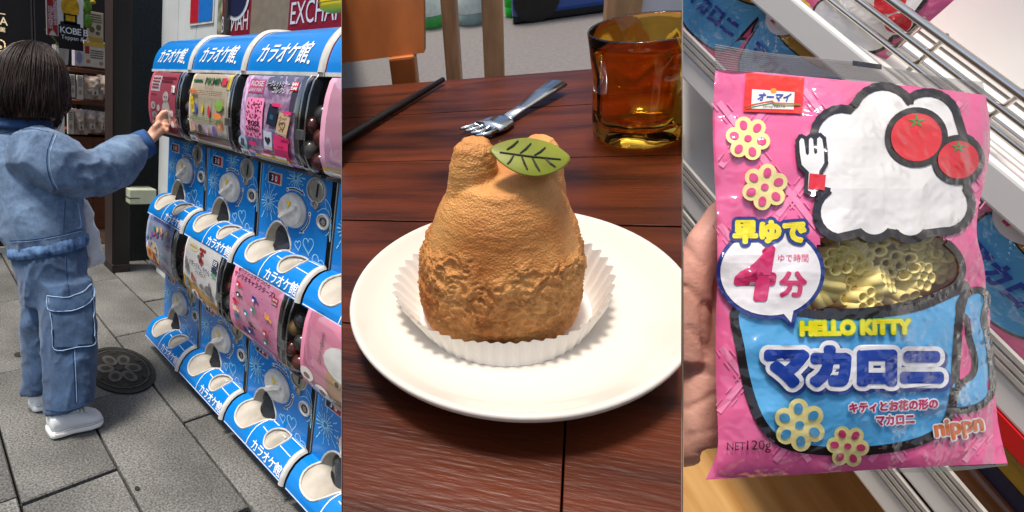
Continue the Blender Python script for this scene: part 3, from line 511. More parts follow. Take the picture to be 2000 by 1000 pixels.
# shelf unit with goods
XS = -4.55
def sx_(px, py, x=XS): return onx(px, py, x)
unit = thing('shop_shelf', 'brown wooden shop shelf unit stocked with small packets', 'shelf', T((XS, 0, 0)))
for i, (pa, pb, py) in enumerate(((136, 260, 131), (130, 260, 194), (126, 260, 252))):
    a, b = sx_(pa, py), sx_(pb, py); mk('shelf_board', G().box((-.32, a.y, a.z - .028), (.0, b.y + .2, a.z), .003), wood, unit)
for px in (140, 168): a = sx_(px, 200); mk('upright', G().box((-.30, a.y, .0), (-.27, a.y + .03, 1.25)), woodd, unit)
a, b = sx_(128, 260), sx_(260, 300); mk('cabinet_panel', G().box((-.3, a.y, .0), (-.004, a.y + .19, a.z - .02)), wood, unit); mk('cabinet_panel', G().box((-.3, a.y + .194, .0), (-.004, b.y + .2, a.z - .02)), wood, unit)
cardm = mat('card_cream', '#d9cfc0', .5, .06, 30); cello = mat('packet_cellophane', '#8a6a55', .3, .3, 18, coat=.4, col2='#d6c4b2', bump=.4, bs=60)
def box_item(px0, px1, pyT, pyB, name, lbl, m, prints=(), d=.09, cat='box', x=XS - .02):
    a, b = onx(px0, pyB, x), onx(px1, pyT, x); t = thing(name, lbl, cat, T((x, a.y, a.z))); w_, h_ = b.y - a.y, b.z - a.z
    mk('carton', G().box((-d, 0, 0), (0, w_, h_), .003), m, t)
    for nm, c, f_ in prints: mk(nm, G().add([V((.0015, p.x * w_, p.y * h_)) for p in f_.v], f_.f), pmat(c), t)
    return t
box_item(164, 206, 84, 129, 'gift_box', 'cream gift box with yellow band standing on top shelf', cardm, [('print', '#d8b545', Flat().rect(0, .8, 1, .97)), ('print', '#a83030', Flat().rect(.05, .5, .25, .78)), ('print_text', '#4a403a', lines(.3, .9, .35, .7, 4, 3)), ('print', '#b08a62', Flat().ell(.2, .2, .1, .08).ell(.8, .18, .1, .08))])
box_item(146, 164, 84, 128, 'gift_box', 'slim pale lilac box beside the cream gift box', mat('card_lilac', '#c9c4d2', .5, .15, 30), [('print', '#8d93bd', Flat().ell(.5, .35, .3, .25)), ('print_text', '#5a5468', lines(.2, .8, .65, .9, 3, 5))])
for i, (p0, p1, t0, t1, l_) in enumerate(((137, 147, 146, 190, 'narrow white card packet on the middle shelf, left one'), (151, 163, 148, 194, 'narrow white card packet on middle shelf, next to bagged sweets'), (133, 144, 212, 262, 'narrow white card packet standing on the lowest shelf'))):
    box_item(p0, p1, t0, t1, 'card_packet', l_, cardm, [('print', '#b39a74', Flat().ell(.5, .3, .25, .1)), ('print_text', '#6a5f56', lines(.2, .8, .55, .9, 5, i))], .03, 'packet', XS + .03)
for i, (px, py, rx, ry, l_) in enumerate(((183, 172, 16, 20, 'clear bag of sweets lying on the middle shelf'), (203, 170, 12, 20, 'clear bag of sweets half behind the pillar, middle shelf'), (156, 238, 13, 22, 'clear bag of sweets on lowest shelf, leftmost of three'), (178, 238, 13, 20, 'clear bag of sweets on lowest shelf, middle of three'), (199, 239, 12, 19, 'clear bag of sweets on lowest shelf beside the pillar'))):
    c = onx(px, py, XS); s_ = .0042; t = thing('sweets_bag', l_, 'bag', T(c - V((0, 0, ry * s_))), 'bags of sweets on the shop shelves')
    g = G().grid(lambda u, v: V((.035 * math.sin(PI * u) * math.sin(PI * v) ** .6 + .01 * nz((u, v, i), 7), (2 * u - 1) * rx * s_ * (1 + .1 * nz((u, v, i), 4)), 2 * v * ry * s_ * (1 + .06 * nz((v, u, i), 6)))), 12, 14)
    mk('packet', g, cello, t, smooth=True)
    f_ = Flat().rect(-.3, .35, .3, .75); mk('label_card', G().add([V((.045, p.x * rx * s_, p.y * ry * s_ * 1.2)) for p in f_.v], f_.f), cardm, t)
    f_ = Flat().ell(0, .5, .12, .12, 10).rect(-.15, .68, .15, .72).rect(-.1, .4, .12, .43); mk('print', G().add([V((.047, p.x * rx * s_, p.y * ry * s_ * 1.2)) for p in f_.v], f_.f), pmat('#6f5148'), t)
box_item(170, 202, 26, 80, 'menu_sheet', 'beige printed menu sheet hanging above the gift boxes', mat('sheet_beige', '#cdbd9c', .5, .05, 30), [('print', '#6d5a4a', Flat().ell(.3, .4, .16, .1).ell(.7, .5, .16, .1).ell(.65, .3, .14, .06)), ('print_text', '#4a4038', lines(.1, .9, .65, .95, 4, 6)), ('print', '#c79a35', Flat().rect(.05, .03, .95, .16))], .004, 'poster', XS + .1)
# potted plant and flowers
leafm = mat('plant_leaf', '#6f7f4c', .5, .3, 20); pot = onx(119, 125, XS + .12)
pl = thing('potted_plant', 'small spiky plant in a white pot beside the shelf', 'plant', T(pot)); mk('pot', G().lathe([(.045, 0), (.055, .12), (.05, .12), (.045, .02)], 16), mat('pot_white', '#d8d6d0', .4), pl)
for i in range(16):
    a = i * 2.4; d = V((math.cos(a), math.sin(a), .9 + .5 * math.sin(i))); p0 = V((0, 0, .11)); s_ = .1 + .04 * math.sin(i * 3); side = V((-math.sin(a), math.cos(a), 0)) * .011
    mk('leaf', G().add([p0, p0 + d * s_ * .5 + side, p0 + d * s_ - V((0, 0, .03)), p0 + d * s_ * .5 - side], [(0, 1, 2, 3)]), leafm, pl)
fw = onx(160, 50, XS + .25); fl_ = thing('flower_spray', 'yellow flowers with green leaves beside the banner', 'flowers', T(fw)); mk('stem', G().tube([(0, 0, 0), (.01, .01, .15), (0, .03, .32)], .005, 6), leafm, fl_)
for i in range(9): c = V((.03 * math.sin(i * 2), .02 + .05 * math.cos(i * 1.7), .16 + .02 * i)); mk('petal', G().ball(c, (.018, .022, .014), 8, 5), mat('petal_yellow', '#d8b92a', .5, .2), fl_, smooth=True)
for i in range(4): c = V((.03, .03 * math.cos(i * 2), .03 + .03 * i)); mk('leaf', G().ball(c, (.006, .03, .045), 8, 5), mat('leaf_bright', '#5d8a22', .4, .2), fl_, smooth=True)
sb = box_item(92, 126, 222, 300, 'sign_stand', 'plain light grey sign board behind the girl at neck height', mat('board_grey', '#b9bbbb', .4, .03), (), .03, 'sign', -3.2)
# pillar and the recess beside it
pa, pb = onz(220, 533, 0), onz(256, 533, 0); pd = 0.
while (lambda q: PX0 + FPX * q.dot(CR) / q.dot(CF))(V((pa.x - pd, pa.y, 0)) - CAM) > 205 and pd < .6: pd += .01
pil = thing('pillar', 'black square pillar with brown edge beside the machines', 'pillar', T((pa.x, pa.y, 0))); pwid = pb.y - pa.y
mk('shaft', G().box((-pd + .004, .004, 0), (0, pwid, 2.6), .004), mat('pillar_black', '#120e0d', .35, .3, 5, bump=.03, bs=60), pil)
mk('edge_board', G().box((-pd, 0, 0), (-.012, .0035, 2.6)), mat('pillar_brown', '#3b302c', .5, .2, 4, stretch=(20, 20, 1)), pil)
mk('base_plate', G().box((-pd - .006, -.004, 0), (.006, pwid + .004, .05), .003), mat('pillar_scuffed', '#2a221f', .6, .5, 40), pil)
xq = pa.x - pd - .05; ya_, yb_ = onx(240, 50, xq).y, onx(322, 40, xq).y
rec = thing('side_panel', 'dark grey granular wall panel between the pillar and white wall', 'wall', T((xq, ya_, 0)))
mk('panel', G().box((-.05, 0, 0), (0, yb_ - ya_, 2.6)), mat('panel_grey', '#2f3534', .6, .25, 60, bump=.1, bs=150), rec)
# wall behind the machines
YW = 1.22
def wy(px, py): return ony(px, py, YW)
bw = thing('rear_wall', 'white panelled wall left of the glass behind the machines', 'wall', T((0, YW, 0)))
xa, xb = wy(316, 60).x, wy(424, 60).x
for i in range(3): mk('wall_panel', G().box((xa + (xb - xa) * i / 3 + .002, 0, 0), (xa + (xb - xa) * (i + 1) / 3 - .002, .04, 2.4)), mat('wall_white', '#cfd3d0', .35, .1, 4), bw)
ux, uz = wy(312, 390).x, wy(310, 385).z; ub = thing('utility_box', 'small cream utility box low on the wall beside the machines', 'box', T((ux - .05, YW - .12, uz))); mk('casing', G().box((-.08, -.06, -.04), (.05, .1, .05), .008), mat('utility_cream', '#b8bda4', .5), ub)
mk('strap', G().box((-.082, -.062, -.005), (.052, .0, .0)), blackp, ub)
def flaty(fl, off=-.002): return G().add([V((p.x, off, p.y)) for p in fl.v], fl.f)
nb = thing('notice_sign', 'red and blue notice with white vertical writing on white wall', 'sign', T((0, YW, 0)))
a, b = wy(372, 51), wy(424, -80); m_ = (a.x + b.x) / 2 - .03
mk('sheet', G().box((a.x, -.006, a.z), (b.x, 0, b.z)), white, nb)
mk('print', flaty(Flat().rect(a.x + .01, a.z + .012, m_, b.z), -.008), mat('notice_red', '#b01e2e', .4), nb); mk('print', flaty(Flat().rect(m_, a.z + .012, b.x - .01, b.z), -.008), mat('notice_blue', '#1c6fc0', .4), nb)
fl = Flat()
for i, s_ in enumerate(('いますので', 'ご協力お願い', 'おねがい')): fl.text(s_, a.x + .05 + i * .045, a.z + .30, .036, vert=True)
for i, s_ in enumerate(('です。', '入店には', '二階店舗')): fl.text(s_, m_ + .05 + i * .045, a.z + .30, .036, vert=True)
mk('writing', flaty(fl, -.010), prw, nb)
gw = thing('glass_front', 'glass shop front with red EXCHANGE band above the machines', 'window', T((0, YW, 0)))
red = mat('band_red', '#a02036', .35, .12, 6, coat=.4); beige = mat('band_beige', '#9d8c74', .45, .15, 20, coat=.3)
def seg(p0, p1, m, off=0., nm='panel'): mk(nm, G().box((wy(p0, 60).x, off, .2), (wy(p1, 60).x, off + .03, 2.4)), m, gw)
seg(424, 432.6, mat('reflection_green', '#5d6450', .5, .6, 25, col2='#a9ac8e')); seg(433, 443.6, red); seg(444, 450, mat('frame_steel', '#6d6a66', .35, .1, metal=.5), -.02, 'frame'); seg(450.5, 487.6, red); seg(488, 561.6, beige); seg(562, 760, red)  # first strip: a tree's reflection painted on as a mottled green panel
hz = Flat()
for k in range(-6, 30):
    xx = wy(488, 60).x + k * .055; hz.ring([(xx, 1.2), (xx + .35, 2.3)], .003, False)
fl = Flat().text('EXCHANGE', 0, 0, 1, align='LEFT'); p = wy(566, 48); sx2 = (wy(662, 40).x - p.x) / 3.62; sz2 = (wy(566, 5).z - p.z) / .70; fl.map(lambda q: (p.x + q.x * sx2, p.z + q.y * sz2)); mk('lettering', flaty(fl, -.003), prw, gw)
fl = Flat().text('HAN', 0, 0, 1, align='LEFT'); p = wy(452, 61); mx_ = max(q.x for q in fl.v); sx2 = (wy(486, 50).x - p.x) / mx_; sz2 = (wy(452, 24).z - p.z) / .70; fl.map(lambda q: (p.x + (mx_ - q.x) * sx2, p.z + q.y * sz2)); mk('lettering', flaty(fl, -.003), prw, gw)
fl = Flat().text('BR', 0, 0, 1, align='LEFT'); p = wy(433, 64); mx_ = max(q.x for q in fl.v); sx2 = (wy(443, 50).x - p.x) / mx_; sz2 = (wy(433, 32).z - p.z) / .70; fl.map(lambda q: (p.x + q.x * sx2, p.z + q.y * sz2)); mk('lettering', flaty(fl, -.003), prw, gw)
p = wy(464, -6); mk('badge', flaty(Flat().ell(p.x, p.z, .12, .10, 28), -.004), prw, gw); mk('badge_fill', flaty(Flat().ell(p.x, p.z, .10, .083, 28), -.006), mat('badge_navy', '#2a2f52', .4), gw)
mk('glass_pane', G().add([(wy(432, 60).x, -.022, .2), (wy(760, 60).x, -.022, .2), (wy(760, 60).x, -.022, 2.4), (wy(432, 60).x, -.022, 2.4)], [(0, 1, 2, 3)]), film('shop_glass', (.96, .97, .97), .03, .02, (.8, .8, .8)), gw)
p = ony(655, 24, 1.0); yb = thing('yellow_bag', 'yellow rounded bag hanging above the nearest machines', 'bag', T(p)); mk('shell', G().box((-.05, -.03, .0), (.2, .03, .5), .02), mat('bag_yellow', '#f0cf20', .7, .05, 12), yb, smooth=True); mk('seam', G().box((-.0505, -.0305, .022), (.201, .0305, .025)), mat('seam_dark', '#8a7410', .6), yb)

# ================================================================== LEFT: the girl
def ringp(px, py, Z, rx, rz, tilt=0., n=28, sup=1.):
    c = P(px, py, Z); k = Z / FPX; A = (CR * math.cos(tilt) + CU * math.sin(tilt)); B = V((CF.x, CF.y, 0)).normalized(); out = []
    for i in range(n):
        a = 2 * PI * i / n; ca, sa = math.cos(a), math.sin(a); out.append(c + A * (rx * k * math.copysign(abs(ca) ** sup, ca)) + B * (rz * k * math.copysign(abs(sa) ** sup, sa)))
    return out
BASE = onz(120, 830, 0)
girl = thing('person', 'girl in denim jacket and cargo jeans reaching towards a capsule machine', 'person', T(BASE))
denim = mat('denim_jacket', '#2f4c6e', .85, .28, 9, bump=.7, bs=600, col2='#7b96b4', sheen=.2, detail=9)
jean = mat('denim_jeans', '#1c3350', .85, .28, 8, bump=.7, bs=600, col2='#4b698d', sheen=.2, detail=9)
seamd = mat('denim_seam', '#27466f', .85, .2, 60); seaml = mat('denim_stitch', '#9db7d3', .85, .2, 60)
skinm = mat('skin', '#d9a184', .5, .06, 30, sss=.1)
S = 0.00169
torso = [(40, 238, 34, 30, 0), (42, 250, 50, 36, 0), (42, 268, 70, 46, .05), (46, 300, 82, 56, .08), (58, 350, 86, 62, .1), (74, 400, 86, 64, .12), (83, 440, 82, 62, .14), (92, 468, 74, 56, .14), (94, 480, 70, 54, .14)]
g = G().loft([ringp(a, b, 1.87, r, d, t) for a, b, r, d, t in torso])
arm = [(62, 300, 1.83, 56), (92, 312, 1.80, 58), (125, 326, 1.80, 55), (160, 340, 1.84, 46), (195, 338, 1.89, 44), (228, 318, 1.94, 45), (252, 299, 1.98, 41), (268, 288, 2.00, 30), (276, 284, 2.01, 23)]
g.tube([P(a, b, z) for a, b, z, r in arm], [r * z / FPX for a, b, z, r in arm], 24)
me = remesh(g, .0060, 3)
def ridg(p, s, o): return (1 - abs(noise.noise(V(p) * s + V((o, o, o))))) ** 3
SH = P(110, 320, 1.85); EL = P(200, 335, 1.85); AP = P(130, 380, 1.8)
def folds(p, n):
    q = V((p.x, p.y, p.z)); d = (q - SH).length
    el = math.exp(-((q - EL).length / .09) ** 2) + math.exp(-((q - AP).length / .07) ** 2)
    f = .008 * (ridg(V((q.x * 1.2, q.y * 1.2, q.z)) + V((0, 0, .35 * q.x)), 8., 3) - .4) + (.002 + .010 * el) * (ridg(V((q.x, q.y * .7, q.z * .8)), 19, 7) ** 2 - .2) + .0006 * noise.noise(q * 90)
    return f
displace(me, folds)
bm = bmesh.new(); bm.from_mesh(me); bmesh.ops.smooth_vert(bm, verts=bm.verts, factor=.5); bm.to_mesh(me); bm.free()
from mathutils.bvhtree import BVHTree
def tree(me): return BVHTree.FromPolygons([v_.co.copy() for v_ in me.vertices], [list(p.vertices) for p in me.polygons])
def hits(bt, pts, off=.001):
    out = []
    for px, py in pts:
        d = ray(px, py).normalized(); h = bt.ray_cast(CAM, d)
        if h[0] is not None: out.append(h[0] + h[1] * off if h[1].dot(d) < 0 else h[0] - h[1] * off)
    return out
bt = tree(me)
seams = [([(104, 262), (97, 280), (92, 300), (92, 325), (98, 350), (108, 372)], .0016, seamd), ([(110, 262), (103, 280), (98, 300), (98, 325), (104, 350), (113, 370)], .0010, seaml), ([(128, 392), (126, 420), (124, 455)], .0014, seamd), ([(0, 262), (30, 256), (62, 252), (95, 258)], .0012, seamd), ([(152, 396), (156, 420), (158, 442), (150, 445)], .0014, seaml), ([(20, 470), (60, 468), (110, 460), (160, 448)], .0016, seamd), ([(22, 473), (60, 471), (110, 463), (160, 451)], .0009, seaml)]
def rel(me, o=None):
    for v_ in me.vertices: v_.co -= (o or BASE)
    me.update(); return me
jk = mk('jacket', rel(me), denim, girl, smooth=True)
for pts, r, m_ in seams:
    hp = hits(bt, smoothpts(pts, 5, False), .0006)
    if len(hp) > 2: mk('seam', at(G().tube(hp, r, 5), BASE), m_, jk)
# hem band gathered in pleats, collar, cuff
def pleat(rings, amp, k):
    out = []
    for r in rings:
        c = sum(r, V()) / len(r); out.append([c + (p - c) * (1 + amp * math.sin(k * i)) for i, p in enumerate(r)])
    return out
n = 240
hem = [ringp(93, 468, 1.87, 71, 54, .14, n), ringp(94, 472, 1.87, 75, 58, .14, n), ringp(95, 482, 1.87, 76, 58, .14, n), ringp(96, 491, 1.87, 73, 56, .14, n), ringp(96, 493, 1.87, 66, 50, .14, n)]
mk('hem_band', at(G().loft(pleat(hem, .012, 2 * PI / 6), False), BASE), mat('denim_hem', '#2f4f7c', .85, .3, 40, bump=.4, bs=900, col2='#6f93bd'), jk, smooth=True)
mk('collar', at(G().loft([ringp(44, 233, 1.87, 54, 44, -.05), ringp(44, 228, 1.87, 50, 40, -.05), ringp(42, 240, 1.87, 58, 46, -.05), ringp(41, 250, 1.87, 60, 48, -.05), ringp(42, 246, 1.87, 46, 38, -.05)], False), BASE), seamd, jk, smooth=True)
cf = [(266, 290, 2.00, 27), (270, 287, 2.005, 28.5), (282, 281, 2.015, 27.5), (292, 276, 2.025, 25.5), (293, 275.5, 2.025, 21)]
mk('cuff', at(G().tube([P(a, b, z) for a, b, z, r in cf], [r * z / FPX for a, b, z, r in cf], 28, False), BASE), mat('denim_cuff', '#2c4f80', .85, .3, 20, bump=.4, bs=900), jk, smooth=True)
# body: head, neck, arm, hand with separate fingers, legs
hd = P(66, 172, 1.87); kf = CR * .83 + CF * .45 - CU * .12; kf.normalize()
g = G().ball(hd, (.085, .085, .105), 20, 14).ball(hd + kf * .03 - CU * .04, (.06, .06, .065), 16, 10)
g.ball(hd + kf * .095 - CU * .02, .014, 10, 8).ball(hd + kf * .083 - CU * .056, (.02, .02, .008), 10, 6)
sd = kf.cross(CU).normalized()
for s_ in (-1, 1): g.ball(hd + sd * .084 * s_ - CU * .01, (.018, .018, .028), 8, 6).ball(hd + kf * .078 + sd * .032 * s_ + CU * .012, (.014, .014, .008), 8, 6)
g.tube([hd - CU * .07, P(48, 250, 1.87), P(50, 290, 1.87)], [.045, .042, .06], 16)
g.loft([ringp(50, 285, 1.87, 50, 36), ringp(60, 350, 1.87, 62, 44), ringp(85, 440, 1.88, 50, 34), ringp(97, 500, 1.885, 36, 26), ringp(104, 545, 1.885, 28, 22)])
g.tube([P(70, 305, 1.84), P(160, 340, 1.85), P(195, 337, 1.9), P(240, 305, 1.97), P(292, 275, 2.03)], [.04, .034, .032, .027, .021], 14)
g.tube([P(112, 540, 1.87), P(135, 680, 1.84), P(128, 815, 1.84)], [.035, .035, .024], 14); g.tube([P(92, 560, 1.92), P(80, 680, 1.945), P(78, 768, 1.96)], [.045, .034, .018], 14)
def fing(pts, r): g.tube([P(*p) for p in pts], [r, r * 1.02, r * .92, r * .62][:len(pts)] if len(pts) < 5 else [r, r, r * .95, r * .9, r * .6], 10)
g.tube([P(288, 277, 2.02), P(297, 267, 2.035), P(306, 256, 2.045), P(312, 247, 2.05)], [.023, .026, .029, .024], 14, sq=.75)
fing([(308, 248, 2.05), (310, 231, 2.05), (318, 221, 2.055), (325, 219, 2.058), (327, 220, 2.06)], .0115)
fing([(313, 246, 2.055), (320, 237, 2.06), (325, 236, 2.065), (328, 241, 2.066)], .0105)
fing([(315, 252, 2.05), (323, 244, 2.055), (328, 246, 2.06), (328, 251, 2.058)], .0105)
fing([(314, 258, 2.04), (322, 252, 2.05), (327, 255, 2.05), (325, 259, 2.045)], .0095)
fing([(300, 262, 2.03), (303, 247, 2.025), (309, 241, 2.03), (313, 241, 2.04)], .011)
me = remesh(g, .0042, 1); mk('body', rel(me), skinm, girl, smooth=True)
# trousers
g = G().loft([ringp(95, 478, 1.87, 66, 50, .1), ringp(99, 510, 1.87, 67, 52, .1), ringp(104, 550, 1.87, 64, 52, .05), ringp(108, 590, 1.87, 56, 46)])
g.loft([ringp(120, 545, 1.845, 54, 42), ringp(128, 590, 1.84, 53, 42), ringp(134, 640, 1.835, 52, 42), ringp(136, 700, 1.83, 50, 41), ringp(137, 750, 1.83, 49, 40, -.1), ringp(136, 790, 1.83, 47.5, 40, .2)])
g.loft([ringp(88, 545, 1.91, 46, 40), ringp(84, 600, 1.92, 40, 36), ringp(80, 660, 1.93, 36, 34), ringp(78, 715, 1.94, 34, 34), ringp(76, 760, 1.945, 31, 32)])
me = remesh(g, .006, 3)
def jf(p, n): return .010 * (ridg(V((p.x, p.y, p.z * .35)), 11, 5) - .45) + .004 * (ridg(V((p.x, p.y, p.z * .8)), 19, 9) ** 2 - .2) + .0006 * noise.noise(p * 90)
displace(me, jf); bm = bmesh.new(); bm.from_mesh(me); bmesh.ops.smooth_vert(bm, verts=bm.verts, factor=.5); bm.to_mesh(me); bm.free()
bt = tree(me); tr_ = mk('trousers', rel(me), jean, girl, smooth=True)
pk = [(98, 578), (130, 582), (160, 572), (176, 558), (180, 590), (181, 640), (182, 672), (150, 678), (108, 682), (104, 640), (100, 605)]
flap = [(97, 577), (130, 580), (160, 570), (175, 556), (179, 582), (160, 600), (130, 608), (99, 604)]
def patch(poly, m_, off, nm, par, dens=26):
    x0_, x1_ = min(p[0] for p in poly), max(p[0] for p in poly); y0_, y1_ = min(p[1] for p in poly), max(p[1] for p in poly); g_ = G(); idx = {}
    for j in range(dens + 1):
        for i in range(dens + 1):
            px, py = x0_ + (x1_ - x0_) * i / dens, y0_ + (y1_ - y0_) * j / dens
            if inpoly(px, py, poly):
                h = hits(bt, [(px, py)], off)
                if h: idx[(i, j)] = len(g_.v); g_.v.append(h[0] - BASE)
    for (i, j) in list(idx):
        q = [(i, j), (i + 1, j), (i + 1, j + 1), (i, j + 1)]
        if all(k in idx for k in q): g_.f.append([idx[k] for k in q])
    return mk(nm, g_, m_, par, smooth=True)
pkt = patch(pk, jean, .006, 'cargo_pocket', tr_); patch(flap, jean, .010, 'pocket_flap', pkt)
for pts, r, m_, off in ((pk + pk[:1], .0014, seaml, .0065), (pk + pk[:1], .0022, seamd, .004), (flap + flap[:1], .0016, seaml, .0105), (flap[4:8], .003, seamd, .009), ([(128, 500), (130, 540), (134, 575)], .0016, seamd, .001), ([(142, 684), (144, 730), (146, 785)], .0016, seamd, .001), ([(146, 684), (148, 730), (150, 785)], .001, seaml, .001), ([(90, 800), (120, 803), (150, 796), (182, 782)], .0014, seamd, .001)):
    hp = hits(bt, smoothpts(pts, 5, False), off)
    if len(hp) > 2: mk('seam', at(G().tube(hp, r, 5), BASE), m_, pkt if off > .003 else tr_)
# shoes
shoew = mat('shoe_leather', '#e4e6e4', .45, .03, 25, bump=.1, bs=150); solew = mat('shoe_sole', '#f0efe9', .5, .03)
def shoe(heel, toe, wd, lbl):
    h, t_ = onz(*heel, 0), onz(*toe, 0); d = (t_ - h); ln_ = d.length; d.normalize(); s_ = V((-d.y, d.x, 0))
    def ring(u, w_, z0, z1, n=20, sup=.7): c = h + d * u * ln_; return [c + s_ * (w_ * math.copysign(abs(math.cos(a)) ** sup, math.cos(a))) + V((0, 0, (z0 + z1) / 2 + (z1 - z0) / 2 * math.copysign(abs(math.sin(a)) ** sup, math.sin(a)))) for a in [2 * PI * i / n for i in range(n)]]
    so_ = G().loft([ring(u, wd * w_, 0.001, .026 + .004 * (u < .2)) for u, w_ in ((-.02, .5), (.01, .75), (.15, .85), (.4, .82), (.7, 1.05), (.88, 1.0), (.97, .75), (1.01, .45))])
    up = G().loft([ring(u, wd * w_, .015, z_, sup=.85) for u, w_, z_ in ((0.0, .55, .078), (.06, .72, .088), (.2, .78, .085), (.36, .76, .088), (.5, .8, .078), (.68, .92, .062), (.84, .9, .05), (.95, .7, .042), (.99, .4, .035))])
    sh = mk('shoe', at(up, BASE), shoew, girl, smooth=True); mk('sole', at(so_, BASE), solew, sh, smooth=True)
    lc = G()
    for k in range(4):
        u = .42 + .08 * k; c = h + d * u * ln_ + V((0, 0, .089 - .05 * (u - .36))); lc.tube([c - s_ * wd * .5 - V((0, 0, .008)), c + V((0, 0, .001)), c + s_ * wd * .5 - V((0, 0, .008))], .0035, 6)
    mk('toe_seam', at(G().tube([h + d * .70 * ln_ + s_ * wd * .86 + V((0, 0, .03)), h + d * .66 * ln_ + s_ * wd * .45 + V((0, 0, .062)), h + d * .65 * ln_ + V((0, 0, .066)), h + d * .66 * ln_ - s_ * wd * .45 + V((0, 0, .062)), h + d * .70 * ln_ - s_ * wd * .86 + V((0, 0, .03))], .0016, 5), BASE), mat('shoe_seam', '#a9aaa8', .7), sh); mk('sole_line', at(G().tube([h + d * u * ln_ - s_ * wd * w_ + V((0, 0, .0275)) for u, w_ in ((.02, .76), (.15, .87), (.4, .84), (.7, 1.06), (.88, 1.01), (.97, .76))], .0014, 5), BASE), MATS['shoe_seam'], sh)
    mk('laces', at(lc, BASE), solew, sh, smooth=True)
    mk('ankle', at(G().tube([h + d * .16 * ln_ + V((0, 0, .07)), h + d * .17 * ln_ + V((0, 0, .13))], [.026, .02], 14), BASE), mat('sock_cream', '#e6d9a8', .8), sh, smooth=True)
shoe((96, 852), (196, 822), .050, ''); shoe((62, 800), (150, 776), .050, '')
# hair: scalp cap and single strands
hairm = mat('hair', '#0e0a08', .45, .4, 1, col2='#402c22', spec=.45, stretch=(170, 170, 14)); ax = (CU * .97 + CR * .12).normalized(); e1 = CR.copy(); e1 = (e1 - ax * e1.dot(ax)).normalized(); e2 = ax.cross(e1)
hc = P(61, 166, 1.87); ra, rb, rc = .113, .112, .138
def hp_(phi, th, k=1.): return hc + e1 * (ra * k * math.sin(th) * math.cos(phi)) + e2 * (rb * k * math.sin(th) * math.sin(phi)) + ax * (rc * k * math.cos(th))
hr = mk('hair', at(G().loft([[hp_(2 * PI * j / 28, th, .95) if th < 1.7 else hp_(2 * PI * j / 28, 1.6, .95) - ax * (th - 1.6) * .09 for j in range(28)] for th in (.05, .3, .6, .9, 1.2, 1.5, 1.8, 2.2, 2.5)]), BASE), hairm, girl, smooth=True)
rnd = random.Random(3); g = G(); facephi = math.atan2(kf.dot(e2), kf.dot(e1))
for i in range(2300):
    phi = rnd.random() * 2 * PI; ci = math.floor(phi * 9 + .8 * math.sin(i * .37)); cl = ci / 9 + .055; cw = math.sin(ci * 12.9) * .5 + math.sin(ci * 5.1) * .5; lift = rnd.uniform(.93, 1.02) + .025 * cw + (.05 if rnd.random() < .02 else 0); df = abs((phi - facephi + PI) % (2 * PI) - PI); end = rnd.uniform(.085, .128) + .012 * cw - (.05 if df < .5 else 0); wob = rnd.uniform(-.06, .06); pts = []
    for k in range(11):
        t_ = k / 10; th = .06 + t_ * 2.6; ph = phi + wob * t_ + .10 * math.sin(t_ * 5 + i) * .3 + (cl - phi) * .6 * t_ ** 1.3 + .05 * math.sin(t_ * 7 + ci * 2.1) * t_
        if th < 1.55: p = hp_(ph, th, lift)
        else:
            u = (th - 1.55) / 1.11; p = hp_(ph, 1.55, lift * (1 + .10 * math.sin(u * 2.4) + .05 * math.sin(u * 6 + ci) * u - (.20 + .16 * cw) * u ** 3)) - ax * end * u - V((0, 0, .01 * u))
        pts.append(p - BASE)
    g.tube(pts, [.0004, .0012, .0014, .0015, .0015, .0015, .0015, .0014, .0013, .001, .0003], 3, False)
mk('hair_strands', g, hairm, hr, smooth=True, kind='stuff')
# white carrier bag at her side
cb = P(180, 520, 2.02); wbg = thing('carrier_bag', 'crumpled white carrier bag hanging at the girl\'s far side', 'bag', T(cb))
g = G().loft([ringp(a, b, 2.02, r, d, t, 24) for a, b, r, d, t in ((164, 392, 6, 8, 0), (168, 410, 9, 14, 0), (172, 440, 14, 18, .1), (176, 480, 19, 24, .15), (180, 508, 22, 26, .25), (181, 519, 19, 22, .25))]); 
me = remesh(g, .006, 1); displace(me, lambda p, n: .012 * (ridg(p, 16, 2) - .5)); mk('sack', rel(me, cb), mat('carrier_white', '#dcdedd', .35, .04, 20, coat=.2), wbg, smooth=True)
mk('handle', at(G().tube([P(166, 400, 2.0), P(160, 380, 1.97), P(150, 372, 1.93)], .006, 8), cb), MATS['carrier_white'], wbg, smooth=True)
# ================================================================== MIDDLE: table, plate, pastry, what lies behind
MIDDLE_FIRST = set(o.name for o in SC.objects)
TZ = -.026
tw = mat('table_wood', '#2c1007', .36, .35, 4, bump=.3, bs=50, stretch=(1, 7, 7), col2='#5c2812', coat=.0, spec=.22, detail=8, dist=.6)
n_ = tw.node_tree; b_ = n_.nodes['Principled BSDF']; old = b_.inputs['Base Color'].links[0].from_socket     # worn pale scratches along the grain
tcn = n_.nodes.new('ShaderNodeTexCoord'); mp = n_.nodes.new('ShaderNodeMapping'); mp.inputs['Scale'].default_value = (14, 190, 60); tn = n_.nodes.new('ShaderNodeTexNoise'); tn.inputs['Scale'].default_value = 1; tn.inputs['Detail'].default_value = 3
n_.links.new(tcn.outputs['Object'], mp.inputs[0]); n_.links.new(mp.outputs[0], tn.inputs[0]); rr_ = n_.nodes.new('ShaderNodeValToRGB'); rr_.color_ramp.elements[0].position = .71; rr_.color_ramp.elements[1].position = .84; rr_.color_ramp.elements[1].color = (.75, .75, .75, 1)
